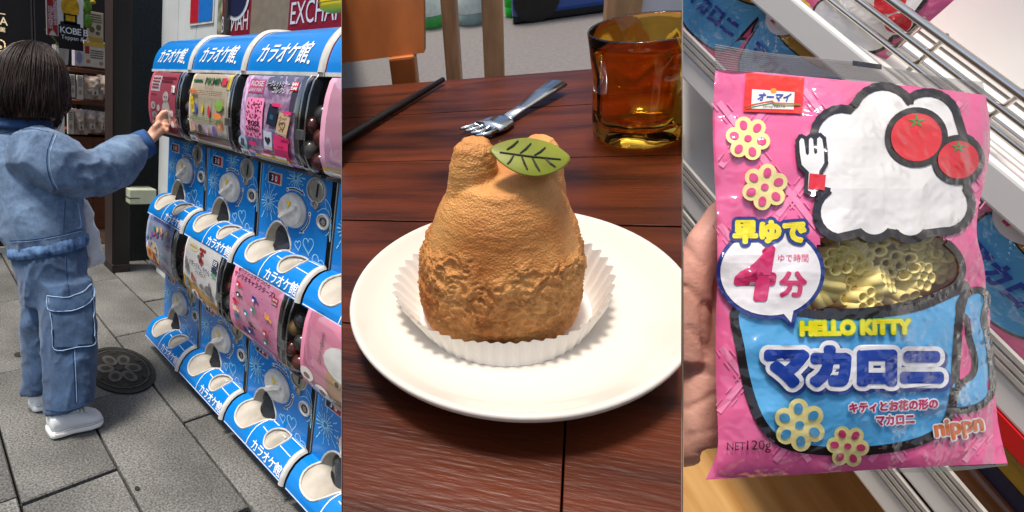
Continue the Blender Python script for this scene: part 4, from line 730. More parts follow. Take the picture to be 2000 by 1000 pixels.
n_.links.new(tn.outputs[0], rr_.inputs[0]); mxn = n_.nodes.new('ShaderNodeMix'); mxn.data_type = 'RGBA'; n_.links.new(rr_.outputs[0], mxn.inputs[0]); n_.links.new(old, mxn.inputs[6]); mxn.inputs[7].default_value = (*L('#8a5232'), 1); n_.links.new(mxn.outputs[2], b_.inputs['Base Color'])
tb = thing('table', 'dark brown worn wooden plank table under the white plate', 'table', MID @ T((0, 0, TZ)) @ Matrix.Rotation(-.10, 4, 'Z'))
yb = .50; rr = random.Random(5); y0 = -.42; k = 0
while y0 < yb:
    wdt = .135 if k != 4 else .12; y1 = min(yb, y0 + wdt)
    splits = [-.8, .035, .8] if k == 2 else ([-.8, .8] if k % 2 else [-.8, -.5, .8])
    for a, b in zip(splits, splits[1:]): mk('plank', G().box((a + .0005, y0 + .0010, -.03 + rr.uniform(-.0006, 0)), (b - .0005, y1 - .0010, rr.uniform(-.0006, .0)), .0004), tw, tb)
    y0 = y1; k += 1
mk('gap_backing', G().box((-.8, -.42, -.040), (.8, yb - .055, -.0315)), mat('gap_backing_dark', '#120804', .8, .2), tb)  # dark sheet added so the bright road does not show through plank gaps
mk('apron', G().box((-.75, yb - .05, -.11), (.75, yb - .02, -.03)), tw, tb)
for sx_2 in (-.7, .65):
    for sy_2 in (-.38, yb - .09): mk('leg', G().box((sx_2, sy_2, -.75), (sx_2 + .06, sy_2 + .06, -.03)), tw, tb)
# plate
pw = mat('porcelain', '#d2c9bb', .12, .01, 10, coat=.5)
PR = [(.0005, -.0185), (.05, -.0185), (.066, -.0165), (.080, -.0115), (.091, -.0045), (.0965, -.0006), (.0988, .0004), (.1002, -.0004), (.1004, -.0022), (.0985, -.0055), (.088, -.0135), (.072, -.0205), (.052, -.0255), (.048, -.0255), (.046, -.0235), (.0005, -.0235)]
plate = mk('plate', G().lathe(smoothpts(PR, 3, False), 96, sx=.976, sy=.985), pw, None, MID, True); tag(plate, 'round white porcelain plate holding the pastry', 'plate')
# paper cup, pleated
BX, BY = -.004, .004
pc = mat('baking_paper', '#e2deD6', .7, .02, 20); n = 240; rings = []
for t_ in range(9):
    u = t_ / 8; ring = []
    for i in range(n):
        a = 2 * PI * i / n; fl_ = .0075 + .005 * math.sin(a - .5) + .005 * math.cos(2 * a); r = .0515 + fl_ * u + .0014 * (.25 + u) * math.sin(i * 2 * PI / 5) + .0012 * u * noise.noise(V((math.cos(a) * 4, math.sin(a) * 4, 1)))
        hh = .0160 + .009 * max(0, math.cos(a - .75)) + .004 * max(0, math.cos(a - 2.7)); ring.append(V((BX + r * math.cos(a), BY + r * math.sin(a), -.0182 + hh * u ** 1.15 + (.0008 * math.sin(i * 2 * PI / 5) if t_ == 8 else 0))))
    rings.append(ring)
cupo = mk('paper_cup', G().loft(rings, False).add([V((BX + .0515 * math.cos(2 * PI * i / 60), BY + .0515 * math.sin(2 * PI * i / 60), -.0180)) for i in range(60)], [list(range(60))]), pc, None, MID, True)
tag(cupo, 'pleated white paper baking cup on the plate', 'baking cup')
# choux pastry
g = G(); prof = [(.042, -.0175), (.0448, -.013), (.0455, -.004), (.0449, .010), (.0434, .024), (.0415, .034), (.0382, .044), (.0345, .055), (.0302, .064), (.0262, .0705), (.0235, .0745), (.014, .0762), (.001, .0768)]
def cx_(z): return BX - .0025 + .0060 * max(0, z) / .09
g.loft([[V((cx_(z) + r * math.cos(2 * PI * i / 48) * 1.02, BY + r * math.sin(2 * PI * i / 48), z)) for i in range(48)] for r, z in smoothpts(prof, 2, False)])
g.tube([(-.0170, .002, .052), (-.0176, .003, .066), (-.0170, .004, .081), (-.0156, .005, .0915), (-.0148, .005, .0960)], [.0165, .0150, .0130, .0104, .006], 20)
g.tube([(.0155, .010, .052), (.0165, .010, .064), (.0170, .011, .078), (.0168, .012, .0865), (.0165, .012, .0905)], [.0165, .0145, .0122, .0098, .006], 20)
me = remesh(g, .0009, 3)
def crust(p, n):
    lo = 1 / (1 + math.exp((p.z - .036 - .008 * noise.noise(p * 55)) / .0018)); f = .0011 * noise.noise(p * 42) + .0003 * noise.noise(V((p.x * 140, p.y * 140, p.z * 420)))
    a = 1 - abs(noise.noise(V((p.x, p.y, p.z * 1.5)) * 190 + V((noise.noise(p * 120), 0, noise.noise(p * 100))) * 1.6)); f += lo * (.0015 + .0026 * (a ** 3 - .45) + .0012 * noise.noise(p * 95) + .0007 * noise.noise(p * 420)) * (.35 + .65 * min(1, max(0, (p.z + .014) / .02)))
    ear = 1 / (1 + math.exp(-(p.z - .086) / .003)); f += ear * (.0006 * noise.noise(p * 260) + .0004 * noise.noise(p * 520)); return f
displace(me, crust)
pm_ = mat('choux_crust', '#b5661f', .5, .22, 26, bump=.6, bs=900, col2='#e0a25c', detail=8, sss=.0)
past = mk('choux_pastry', me, pm_, None, MID, True); tag(past, 'golden brown conical choux pastry with two blunt knobs on top', 'pastry')
# sugar leaf with dark veins
lg = mat('sugar_leaf', '#747a1e', .42, .18, 45, sss=.15); LZ = .284
lp = smoothpts([(957, 293), (968, 282), (1000, 272), (1035, 269.5), (1075, 279), (1102, 295), (1114, 309), (1104, 325), (1078, 339), (1045, 345), (1010, 338), (980, 320), (963, 303)], 4)
ct = P(1035, 308, LZ); lf = thing('sugar_leaf', 'green sugar leaf with dark veins resting on top of the pastry', 'leaf decoration', T(ct))
def lpt(px, py, o): return P(px, py, LZ + .012 * ((py - 308) / -75) + o) - ct
cen = (1035, 308); rings = [[lpt(cen[0] + (p[0] - cen[0]) * k_, cen[1] + (p[1] - cen[1]) * k_, o) for p in lp] for k_, o in ((.02, .0032), (.9, .0032), (.98, .0026), (1, .0016), (.98, .0004), (.93, 0), (.02, -.0002))]
mk('blade', G().loft(rings), lg, lf, smooth=True); vm = mat('leaf_vein', '#1f2208', .5)
for v0, v1 in (((976, 297), (1095, 311)), ((1003, 303), (991, 320)), ((1018, 303), (1030, 331)), ((1040, 309), (1054, 334)), ((1066, 310), (1085, 326)), ((990, 292), (1012, 275)), ((1016, 299), (1037, 280)), ((1044, 303), (1065, 288))):
    mk('vein', G().tube([lpt(v0[0], v0[1], -.0004), lpt((v0[0] + v1[0]) / 2, (v0[1] + v1[1]) / 2 + 1.5, -.0004), lpt(v1[0], v1[1], -.0004)], [.0004, .0006, .0004], 6), vm, lf)
# amber tumbler with a faceted foot
am = bpy.data.materials.new('amber_glass'); am.use_nodes = True; b_ = am.node_tree.nodes['Principled BSDF']; b_.inputs['Base Color'].default_value = (.99, .55, .06, 1); b_.inputs['Transmission Weight'].default_value = 1; b_.inputs['Roughness'].default_value = .03; b_.inputs['IOR'].default_value = 1.45
gl = midz(1245, 262, TZ)
def gr(r, z, fac, n=48):
    out = []
    for i in range(n):
        a = 2 * PI * i / n + .2; s_ = PI / 4; q = ((a % s_) - s_ / 2); k_ = (math.cos(s_ / 2) / math.cos(q)); out.append(V((r * math.cos(a) * (1 - fac + fac * k_ / .96), r * math.sin(a) * (1 - fac + fac * k_ / .96), z)))
    return out
rg = [gr(r, z, f_) for r, z, f_ in ((.001, 0, 0), (.034, 0, .5), (.0385, .004, .8), (.040, .02, 1), (.041, .05, 1), (.0425, .066, 1), (.0445, .074, .5), (.0465, .085, 0), (.0485, .098, 0), (.0478, .0995, 0), (.0468, .098, 0), (.0445, .085, 0), (.041, .074, 0), (.0375, .06, 0), (.0355, .03, 0), (.034, .016, 0), (.001, .013, 0))]
gls = mk('tumbler', G().loft(rg), am, None, MID @ T(gl), True); tag(gls, 'amber drinking glass with faceted lower half on the table', 'glass')
# fork and black stick
fk = thing('fork', 'silver fork lying on the table behind the pastry', 'fork', MID @ T(midz(1000, 230, TZ))); fo = midz(1000, 230, TZ); silver = mat('fork_steel', '#c3c8c8', .18, .05, 30, metal=1)
def fz(px, py, z): return midz(px, py, TZ) - fo + V((0, 0, z))
hp2 = [fz(1088, 180, .010), fz(1055, 200, .009), fz(1020, 220, .006), fz(990, 238, .005)]
mk('handle', G().tube(hp2, [.013, .011, .0075, .008], 12, sq=.35), silver, fk, smooth=True)
d_ = (fz(925, 262, .004) - fz(985, 240, .005)); s_ = V((-d_.y, d_.x, 0)).normalized()
mk('head', G().tube([fz(992, 237, .005), fz(980, 243, .0045), fz(962, 252, .004), fz(950, 258, .005)], [.008, .017, .020, .019], 14, sq=.3), silver, fk, smooth=True)
for k_ in range(4): o_ = s_ * (k_ - 1.5) * .0105; mk('tine', G().tube([fz(953, 256, .005) + o_, fz(935, 262, .004) + o_, fz(915, 268, .006) + o_ * .9], [.0036, .0032, .0016], 8), silver, fk, smooth=True)
stp = [midz(600, 330, TZ), midz(667, 287, TZ), midz(760, 228, TZ), midz(866, 164, TZ)]; st = mk('chopstick', at(G().tube([p + V((0, 0, .006)) for p in stp], [.0058, .0058, .0050, .0036], 10), stp[1]), mat('lacquer_black', '#120d0b', .3, .2, 30), None, MID @ T(stp[1]), True); tag(st, 'black chopstick lying on the far left of the table', 'chopstick')
# beyond the table: wooden rail, chair, street
pale = mat('rail_wood', '#c49a70', .5, .2, 12, stretch=(6, 6, 1)); org = mat('chair_wood', '#b96a38', .22, .22, 7, coat=.6, stretch=(3, 1, 1), bump=.1, bs=40)
GZ = -.776
def wall_pt(px, py, yy): o = MIDI @ CAM; d = MIDI.to_3x3() @ ray(px, py); return o + d * ((yy - o.y) / d.y)
YR = .80; rail = thing('wooden_railing', 'pale wooden railing with upright posts behind the table', 'railing', MID @ T((0, YR, GZ)))
for p0, p1 in ((868, 897), (944, 984), (1178, 1244)):
    a, b = wall_pt(p0, 80, YR).x, wall_pt(p1, 80, YR).x; mk('post', G().box((a, -.02, 0), (b, .025, 1.0), .004), pale, rail)
mk('rail_bar', G().box((-.30, -.03, .50), (.5, .035, .56), .004), pale, rail)
mk('notice', G().box((wall_pt(1247, 30, YR).x, -.01, .62), (wall_pt(1330, 30, YR).x, .0, 1.1)), mat('notice_white', '#dfe3ea', .5), rail)
ch = thing('wooden_chair', 'glossy orange brown wooden chair with its back to the table', 'chair', MID @ T((-.36, .60, GZ)))
a, b = wall_pt(600, 132, .62) - V((-.36, .60, GZ)), wall_pt(838, 0, .62) - V((-.36, .60, GZ))
mk('backrest', G().add([V((-.3, .02, a.z)), V((b.x - .015, .02, a.z)), V((b.x + .01, .14, a.z + .45)), V((-.3, .14, a.z + .45)), V((-.3, .045, a.z)), V((b.x - .015, .045, a.z)), V((b.x + .01, .165, a.z + .45)), V((-.3, .165, a.z + .45))], [(0, 1, 2, 3), (7, 6, 5, 4), (0, 4, 5, 1), (1, 5, 6, 2), (2, 6, 7, 3), (3, 7, 4, 0)]), org, ch)
mk('seat', G().box((-.3, -.36, .44), (b.x - .02, .05, .47), .008), org, ch)
for xx in (-.28, b.x - .07):
    for yy in (-.33, .01): mk('leg', G().box((xx, yy, 0), (xx + .04, yy + .035, .44 if yy < 0 else a.z), .004), org, ch)
road = mk('road', G().add([(-6, .3, GZ), (6, .3, GZ), (6, 14, GZ), (-6, 14, GZ)], [(0, 1, 2, 3)]), mat('asphalt_pale', '#6a6562', .8, .12, 40, bump=.3, bs=200), None, MID, kind='structure')
car = thing('parked_car', 'blue car parked across the road, only its sill in view', 'car', MID @ T(midz(1115, 34, GZ))); cb_ = mat('car_blue', '#1f4fa0', .25, .1, 5, coat=.6)
mk('body', G().box((-.38, 0, .045), (.62, 1.6, .75), .03), cb_, car, smooth=False); mk('sill', G().box((-.37, .01, .01), (.61, 1.5, .05)), blackp, car)
for xx in (-.22, .42): mk('wheel', G().tube([(xx, -.01, .15), (xx, .15, .15)], .15, 20), blackp, car)
def tub(px, py, r, h, c0, c1, lbl):
    p = midz(px, py, GZ); t = thing('street_bin', lbl, 'bin', MID @ T(p), 'bins across the road'); mk('base', G().lathe([(r * .86, 0), (r, h * .18), (.001, h * .18)], 20), mat('bin_' + c0[1:], c0, .4, .1), t, smooth=True); mk('body', G().lathe([(r * .98, h * .185), (r * 1.08, h), (r, h), (.001, h * .95)], 20), mat('bin_' + c1[1:], c1, .4, .1), t, smooth=True); mk('painted_shadow_ring', G().lathe([(r * .75, -.02), (r * .75, .015)], 16), blackp, t)  # black ring at the bottom is painted shadow under the bin
tub(846, 52, .10, .5, '#3fa044', '#dfeadd', 'pale bin with green foot standing left of the posts'); tub(925, 44, .12, .45, '#8fa39a', '#d4ddd4', 'pale grey bin between the two wooden posts')
tub(1006, 30, .075, .4, '#1fae2c', '#2fbb38', 'bright green bin right of the posts'); tub(1034, 30, .075, .4, '#c9ded2', '#e6f0ea', 'white bin beside the bright green bin')
for o in SC.objects:
    if o.name not in MIDDLE_FIRST and o.parent is None: o['_bay'] = 1
# ================================================================== RIGHT: shelf, hand, macaroni bag
RIGHT_FIRST = set(o.name for o in SC.objects)
RI = RGT.inverted()
rd = V((-750, 1850, -1100)).normalized(); rv = V((-.2, -.8, -1.2)); rv = (rv - rd * rv.dot(rd)).normalized(); rn = V((.933, .205, -.292)); rn = (rn - rd * rn.dot(rd) - rv * rn.dot(rv)).normalized()
A0 = rp(1600, 60, .75)
def onS(px, py, off=0.): d = V((px - PX0, PY0 - py, -FPX)); return d * (((A0 + rn * off).dot(rn)) / d.dot(rn))
def vof(px, py): return (onS(px, py) - A0).dot(rv)       # height down the shelf front
SHM = RGT @ Matrix(((-rd.x, rn.x, -rv.x, A0.x), (-rd.y, rn.y, -rv.y, A0.y), (-rd.z, rn.z, -rv.z, A0.z), (0, 0, 0, 1)))   # shelf frame: x along towards the right, y into the shelf, z up
def sxz(px, py, off=0.): p = onS(px, py, off) - A0; return -p.dot(rd), -p.dot(rv)
shw = mat('shelf_white', '#e9e7e2', .4, .03, 8); chrome = mat('chrome_wire', '#dedad2', .2, .05, 30, metal=1); beigei = mat('shelf_shadow_beige', '#a98f76', .6, .08, 6); railc = mat('price_rail', '#c9c4bc', .3, .12, 40, metal=.25)
shelf = thing('store_shelf', 'white metal store shelf with price rails and chrome wire fence', 'shelf', SHM)
zr = [sxz(1600, 28)[1], sxz(1333, 88)[1], sxz(1860, 960)[1], sxz(1757, 960)[1]]
for i, z in enumerate(zr):
    hgt = .034 if i == 0 else .030
    mk('price_rail', G().box((-1.8, -.012, z - hgt), (1.2, 0, z), .003), shw, shelf)
    if i: 
        for q in range(3): mk('rail_groove', G().box((-1.8, -.015, z + .004 + q * .008), (1.2, -.009, z + .009 + q * .008)), railc, shelf)
    mk('shelf_board', G().box((-1.8, .002, z - .02), (1.2, .42, z - .004)), shw, shelf)
mk('back_panel', G().box((-1.8, .42, zr[3] - .6), (-.05, .44, 1.6)), beigei, shelf)  # shadow of the empty left interior put into this panel's beige
mk('back_panel', G().box((-.047, .42, zr[3] - .6), (.25, .44, 1.6)), shw, shelf); mk('back_panel', G().box((.253, .42, zr[3] - .6), (1.2, .44, 1.6)), shw, shelf)
mk('wall_panel', G().box((-1.8, .14, zr[0]), (.21, .16, 1.6)), shw, shelf); mk('wall_panel', G().box((.213, .14, zr[0]), (1.2, .16, 1.6)), shw, shelf)
# wire fence on the top shelf
for px, py, off in ((1622, 0, .004), (1677, 0, .0), (1741, 0, -.004)):
    z = sxz(px, py, off)[1]; mk('fence_wire', G().tube([(-1.8, off, z), (1.2, off, z)], .0042 if off < 0 else .0036, 10), chrome, shelf, smooth=True)
zt = sxz(1741, 0)[1]; zb = sxz(1622, 0)[1]
for px, py in ((1772, 66), (1815, 98), (1960, 205)):
    x_ = sxz(px, py)[0]; mk('fence_upright', G().tube([(x_, .008, zb - .01), (x_, .006, zt - .004), (x_, -.003, zt + .004)], .003, 8), chrome, shelf, smooth=True)
for q in range(2): mk('fence_wire', G().tube([(-1.8, .02 + .012 * q, zr[0] + .014), (1.2, .02 + .012 * q, zr[0] + .014)], .0022, 8), chrome, shelf, smooth=True)
fl_o = sxz(1480, 970)
floor = mk('floor', G().add([(-2.5, -1.6, zr[3] - .30), (2, -1.6, zr[3] - .30), (2, .5, zr[3] - .30), (-2.5, .5, zr[3] - .30)], [(0, 1, 2, 3)]), mat('floor_wood', '#b98448', .45, .14, 3, stretch=(1, 8, 1), coat=.2, col2='#caa066'), None, SHM, kind='structure')
# goods on the lower shelves
def goods(px, py, w_, h_, col, nm, lbl, zi, y_=.04, tilt=0., cat='packet', stripe=None):
    x_ = sxz(px, py)[0]; t = thing(nm, lbl, cat, SHM @ T((x_, y_, zr[zi] - .004)) @ Matrix.Rotation(tilt, 4, 'Y')); m_ = mat('goods_' + col[1:], col, .3, .12, 20, coat=.3, bump=.2, bs=60)
    mk('pack', G().box((-w_ / 2, 0, 0), (w_ / 2, .07, h_), .012), m_, t, smooth=True)
    if stripe: mk('label_band', G().box((-w_ / 2 + .008, -.002, h_ * .3), (w_ / 2 - .008, 0, h_ * .65)), mat('goods_' + stripe[1:], stripe, .4, .1), t)
goods(1800, 960, .09, .085, '#c8201e', 'red_packet', 'bright red packet on low shelf under the macaroni bag', 3, .03, 0, 'packet', '#e33a30'); goods(1768, 985, .06, .05, '#3f9a1c', 'green_packet', 'green packet beside the bright red one on low shelf', 3, .03, 0, 'packet', '#d9d6cc')
goods(1840, 1010, .13, .09, '#6a3a12', 'brown_packet', 'dark brown and yellow packet on the lowest shelf', 3, .02, 0, 'packet', '#c78a1e')
goods(1930, 985, .14, .075, '#c99a20', 'yellow_packet', 'mustard yellow packet with navy top on lower right shelf', 2, .03, 0, 'packet', '#2a2440'); goods(1992, 900, .16, .05, '#7d3a3c', 'maroon_packet', 'maroon packet at the lower right edge of shelf', 2, .05, 0, 'packet', '#b98a50')
mk('red_strip', G().box((sxz(1925, 735)[0], -.014, zr[1] - .052), (1.2, -.004, zr[1] - .031)), mat('strip_red', '#c8201e', .4, .05), shelf)
# ---- macaroni bag: points follow the front of the bag
ZB = .345
def bagh(px, py):
    u = max(0, min(1, (px - 1392) / 545)); v = max(0, min(1, (py - 140) / 790))
    h = .024 * (math.sin(PI * u) ** .55) * (math.sin(PI * v) ** .5 if 0 < v < 1 else 0)
    e = min(u, 1 - u, v, 1 - v); k = V((px / 100, py / 100, 0))
    h += .0020 * noise.noise(k * .75) + .0012 * noise.noise(k * 1.5) * (1 if e > 0 else 0)
    return h
def bp_(px, py, off=0.): return rp(px, py, ZB - bagh(px, py) - off)
BT = [(1397, 137), (1480, 141), (1600, 152), (1720, 163), (1820, 172), (1925, 186)]
BB = [(1378, 937), (1470, 932), (1560, 927), (1700, 918), (1830, 911), (1968, 905)]
BL = [(1397, 137), (1392, 230), (1395, 330), (1400, 430), (1401, 540), (1398, 640), (1398, 740), (1402, 830), (1400, 885), (1378, 937)]
BR = [(1925, 186), (1934, 250), (1930, 320), (1912, 400), (1908, 460), (1922, 520), (1927, 580), (1934, 615), (1932, 670), (1941, 740), (1950, 830), (1968, 905)]
CRV = {}
def crv(c, t):
    s_ = CRV.setdefault(id(c), None) or CRV.__setitem__(id(c), smoothpts(c, 6, False)) or CRV[id(c)]; f = max(0, min(.99999, t)) * (len(s_) - 1); i = int(f); return V(s_[i]).lerp(V(s_[i + 1]), f - i)
def bagpx(u, v):
    l, r, t, b = crv(BL, v), crv(BR, v), crv(BT, u), crv(BB, u); return (l.lerp(r, u) + t.lerp(b, v) - ((V(BL[0]) * (1 - u) + V(BR[0]) * u) * (1 - v) + (V(BL[-1]) * (1 - u) + V(BR[-1]) * u) * v))
WIN = smoothpts([(1597, 480), (1622, 452), (1660, 438), (1720, 432), (1790, 440), (1845, 470), (1872, 498), (1880, 530), (1862, 560), (1800, 587), (1720, 604), (1630, 609), (1555, 600), (1590, 560), (1600, 520)], 5)
bagm = mat('bag_pink', '#e66697', .22, .04, 14, coat=.7, bump=.12, bs=60)
bag = thing('macaroni_bag', 'pink plastic bag of macaroni with light blue mug print held up in a hand', 'bag', RGT @ T(rp(1660, 900, ZB))); BO = rp(1660, 900, ZB)
NU, NV = 84, 124
mk('front', at(G().grid(lambda u, v: bp_(*bagpx(u, v)), NU, NV, lambda u, v: not inpoly(*bagpx(u, v), WIN)), BO), bagm, bag, smooth=True)
mk('back', at(G().grid(lambda u, v: (lambda q: rp(q[0], q[1], ZB + .0004 + .014 * math.sin(PI * u) ** .6 * math.sin(PI * v) ** .6))(bagpx(u, v)), 24, 30), BO), bagm, bag, smooth=True)
fm = film('bag_film', (.98, .98, .96), .004, .08, (1, 1, 1), .3, 60., .10)
mk('window_film', at(G().grid(lambda u, v: bp_(1540 + 350 * u, 425 + 190 * v, .0002), 40, 24, lambda u, v: inpoly(1540 + 350 * u, 425 + 190 * v, WIN)), BO), fm, bag, smooth=True)
def crinkle(m):                                         # creased film: the same folds run on through every colour of the print
    n = m.node_tree
    for q in [x for x in n.nodes if x.type == 'BUMP']: n.nodes.remove(q)
    b = n.nodes['Principled BSDF']; tc = n.nodes.new('ShaderNodeTexCoord'); b.inputs['Coat Roughness'].default_value = .06
    hs = None
    for sc_, st, am in ((26, (1, .45, 1), 1.), (60, (.8, 1, 1), .45), (150, (1, 1, 1), .12)):
        mp = n.nodes.new('ShaderNodeMapping'); mp.inputs['Scale'].default_value = st; mp.inputs['Rotation'].default_value = (0, 0, .5 + sc_); nz_ = n.nodes.new('ShaderNodeTexNoise'); nz_.inputs['Scale'].default_value = sc_; nz_.inputs['Detail'].default_value = 1; nz_.noise_type = 'RIDGED_MULTIFRACTAL'; nz_.inputs['Roughness'].default_value = .4
        n.links.new(tc.outputs['Object'], mp.inputs[0]); n.links.new(mp.outputs[0], nz_.inputs[0]); mu = n.nodes.new('ShaderNodeMath'); mu.operation = 'MULTIPLY'; mu.inputs[1].default_value = am; n.links.new(nz_.outputs[0], mu.inputs[0])
        if hs is None: hs = mu.outputs[0]
        else: ad = n.nodes.new('ShaderNodeMath'); n.links.new(hs, ad.inputs[0]); n.links.new(mu.outputs[0], ad.inputs[1]); hs = ad.outputs[0]
    bp = n.nodes.new('ShaderNodeBump'); bp.inputs['Strength'].default_value = .7; bp.inputs['Distance'].default_value = .004; n.links.new(hs, bp.inputs['Height']); n.links.new(bp.outputs[0], b.inputs['Normal']); b2 = n.nodes.new('ShaderNodeBump'); b2.inputs['Strength'].default_value = 1; b2.inputs['Distance'].default_value = .018; b.inputs['Coat Weight'].default_value = 1; b.inputs['Coat IOR'].default_value = 1.6; n.links.new(hs, b2.inputs['Height']); n.links.new(b2.outputs[0], b.inputs['Coat Normal']); return m
crinkle(bagm); INK = {}
def ink(c):
    if c not in INK: INK[c] = crinkle(mat('ink_' + c.strip('#'), c, .3, .03, 14, coat=.7))
    return INK[c]
LAY = [0]
def pr(nm, c, fl, step=(22, 22), par=None, lay=None, fat=0):
    LAY[0] += 1; o_ = .0004 + .00013 * (lay if lay is not None else LAY[0]); g_ = conform(fl.v, fl.f, lambda x, y: bp_(x, y, o_), step)
    nf = 0 if not fat else (14 if fat < 6 else 36)
    for k in range(nf):
        a = 2 * PI * k / nf; e = o_ + .000006 * (k + 1); q = conform([p + V((fat * math.cos(a), fat * math.sin(a))) for p in fl.v], fl.f, lambda x, y: bp_(x, y, e), None); g_.add(q.v, q.f)
    return mk(nm, at(g_, BO), ink(c), par or bag)
def ptext(body, x0, x1, yb, h, rot=0., **k):           # lettering between two picture columns, base line yb, cap height h
    f = Flat().text(body, 0, 0, 1, align='LEFT', **k); xs = [p.x for p in f.v]; ys = [p.y for p in f.v]; a, b = min(xs), max(xs); c, d = min(ys), max(ys); ca, sa = math.cos(rot), math.sin(rot)
    f.map(lambda p: (lambda X, Y: (x0 + X * ca + Y * sa, yb + X * sa - Y * ca))((p.x - a) / (b - a) * (x1 - x0), (p.y - c) / (d - c) * h)); return f
# diamond lattice of the pink print
lat = Flat(); das = Flat()
def inbag(p): return 1400 < p[0] < 1925 and 150 + (p[0] - 1400) * .09 < p[1] < 925 - (p[0] - 1400) * .05
for s_ in (-1, 1):
    for k in range(-8, 14):
        for j in range(60):
            t0, t1 = j * 24, j * 24 + 24; a = (1395 + k * 185 + s_ * t0 * .78 - (600 if s_ > 0 else -350), 130 + t0); b = (1395 + k * 185 + s_ * t1 * .78 - (600 if s_ > 0 else -350), 130 + t1)
            if inbag(a) and inbag(b) and not inpoly(*a, WIN) and not inpoly(*b, WIN):
                lat.ring([a, b], 12, False)
                for q in (-15, 15): das.ring([(a[0] + q, a[1]), (a[0] + q + (b[0] - a[0]) * .55, a[1] + (b[1] - a[1]) * .55)], 3, False)
pr('lattice_print', '#ee86ad', lat, None, lay=0)['kind'] = 'stuff'; pr('stitch_print', '#ec7aa6', das, None, lay=1)['kind'] = 'stuff'
# mug
mugp = smoothpts([(1440, 600), (1446, 680), (1462, 760), (1488, 826), (1530, 866), (1600, 880), (1700, 880), (1790, 864), (1842, 834), (1862, 780), (1868, 700), (1874, 620), (1886, 560), (1868, 568), (1800, 597), (1720, 612), (1630, 617), (1540, 608)], 4)
hanp = smoothpts([(1878, 585), (1908, 566), (1928, 580), (1922, 620), (1930, 660), (1938, 720), (1936, 770), (1906, 796), (1864, 800), (1866, 770), (1880, 748), (1900, 730), (1904, 700), (1893, 660), (1888, 625), (1874, 610)], 4)
pr('mug_print', '#58abdf', Flat().poly(mugp).poly(hanp), (16, 16), lay=2)
hole = smoothpts([(1884, 618), (1892, 640), (1903, 690), (1898, 726), (1876, 742), (1872, 700), (1878, 650)], 4); pr('handle_gap_print', '#e4558e', Flat().poly(hole), (16, 16), lay=3)
blk = Flat().ring(mugp, 17).ring(hanp, 13); pr('outline_print', '#241d1f', blk, None, lay=4)['kind'] = 'stuff'
# plain white cloud above the mug
cl = []
for cx_c, cy_c, r_c, a0_, a1_ in ((1645, 415, 50, 100, 235), (1636, 345, 48, 150, 235), (1645, 268, 56, 155, 285), (1725, 228, 60, 205, 330), (1812, 240, 60, 235, 350), (1866, 312, 48, 290, 420), (1846, 400, 52, 325, 455), (1778, 428, 40, 45, 135), (1708, 426, 40, 45, 135)):
    for k in range(9): a = math.radians(a0_ + (a1_ - a0_) * k / 8); cl.append((cx_c + r_c * math.cos(a), cy_c + r_c * math.sin(a)))
pr('outline_print', '#241d1f', Flat().ring([p for p in WIN if p[1] > 470 and p[0] > 1610], 13, False), None, lay=4)
pr('cloud_print', '#e9e5e2', Flat().poly(cl), (20, 20), lay=5); pr('outline_print', '#241d1f', Flat().ring(cl, 16), (20, 20), lay=8)['kind'] = 'stuff'
for cx_c, cy_c, r_c in ((1790, 268, 50), (1872, 312, 40)):      # two plain tomatoes
    pr('outline_print', '#241d1f', Flat().ell(cx_c, cy_c, r_c + 12, r_c + 9, 30), (16, 16), lay=10); pr('tomato_print', '#d9232f', Flat().ell(cx_c, cy_c, r_c, r_c - 3, 30), (16, 16), lay=12)
    st_ = Flat()
    for k in range(5): a = -PI / 2 + k * 2 * PI / 5; st_.poly([(cx_c + 5 * math.cos(a + .9), cy_c - r_c * .62 + 4 * math.sin(a + .9)), (cx_c + r_c * .42 * math.cos(a), cy_c - r_c * .62 + r_c * .3 * math.sin(a)), (cx_c + 5 * math.cos(a - .9), cy_c - r_c * .62 + 4 * math.sin(a - .9))])
    pr('stalk_print', '#3f8a3a', st_, None, lay=14)
# fork print
fkp = smoothpts([(1561, 276), (1570, 272), (1574, 300), (1580, 300), (1580, 272), (1588, 272), (1590, 298), (1596, 298), (1596, 271), (1606, 272), (1610, 318), (1600, 334), (1598, 372), (1578, 372), (1580, 336), (1566, 322)], 2)
pr('outline_print', '#241d1f', Flat().ring(fkp, 15).poly(fkp), (12, 12), lay=12)['kind'] = 'stuff'; pr('fork_print', '#e2dfdc', Flat().poly(fkp), (10, 10), lay=14); pr('fork_print', '#d9232f', Flat().rect(1580, 340, 1612, 370, .1), (10, 10), lay=16)
# speech bubble
bub = ellp(1505, 532, 98, 84, 48); tail = [(1520, 600), (1545, 630), (1552, 596)]
pr('outline_print', '#23347e', Flat().poly(ellp(1505, 532, 106, 92, 48)).poly([(1508, 606), (1550, 642), (1562, 596)]), (18, 18), lay=14); pr('bubble_print', '#ece6e6', Flat().poly(bub).poly(tail), (18, 18), lay=16)
pr('lettering', '#d6326c', ptext('4', 1440, 1510, 582, 96, shear=.15), (12, 12), lay=18, fat=7); pr('lettering', '#d6326c', ptext('分', 1524, 1574, 578, 46), None, lay=18, fat=2.5); pr('lettering', '#d6326c', ptext('ゆで時間', 1520, 1579, 511, 15), None, lay=18)
pr('outline_print', '#23347e', ptext('早ゆで', 1434, 1572, 473, 40), None, lay=19, fat=10); pr('lettering', '#efdc1c', ptext('早ゆで', 1434, 1572, 473, 40), None, lay=21, fat=3.5)
pr('outline_print', '#7fb53a', ptext('HELLO KITTY', 1565, 1778, 655, 26, rot=-.02), None, lay=14, fat=4.6); pr('lettering', '#ecdf12', ptext('HELLO KITTY', 1565, 1778, 655, 26, rot=-.02), None, lay=16, fat=2.8)
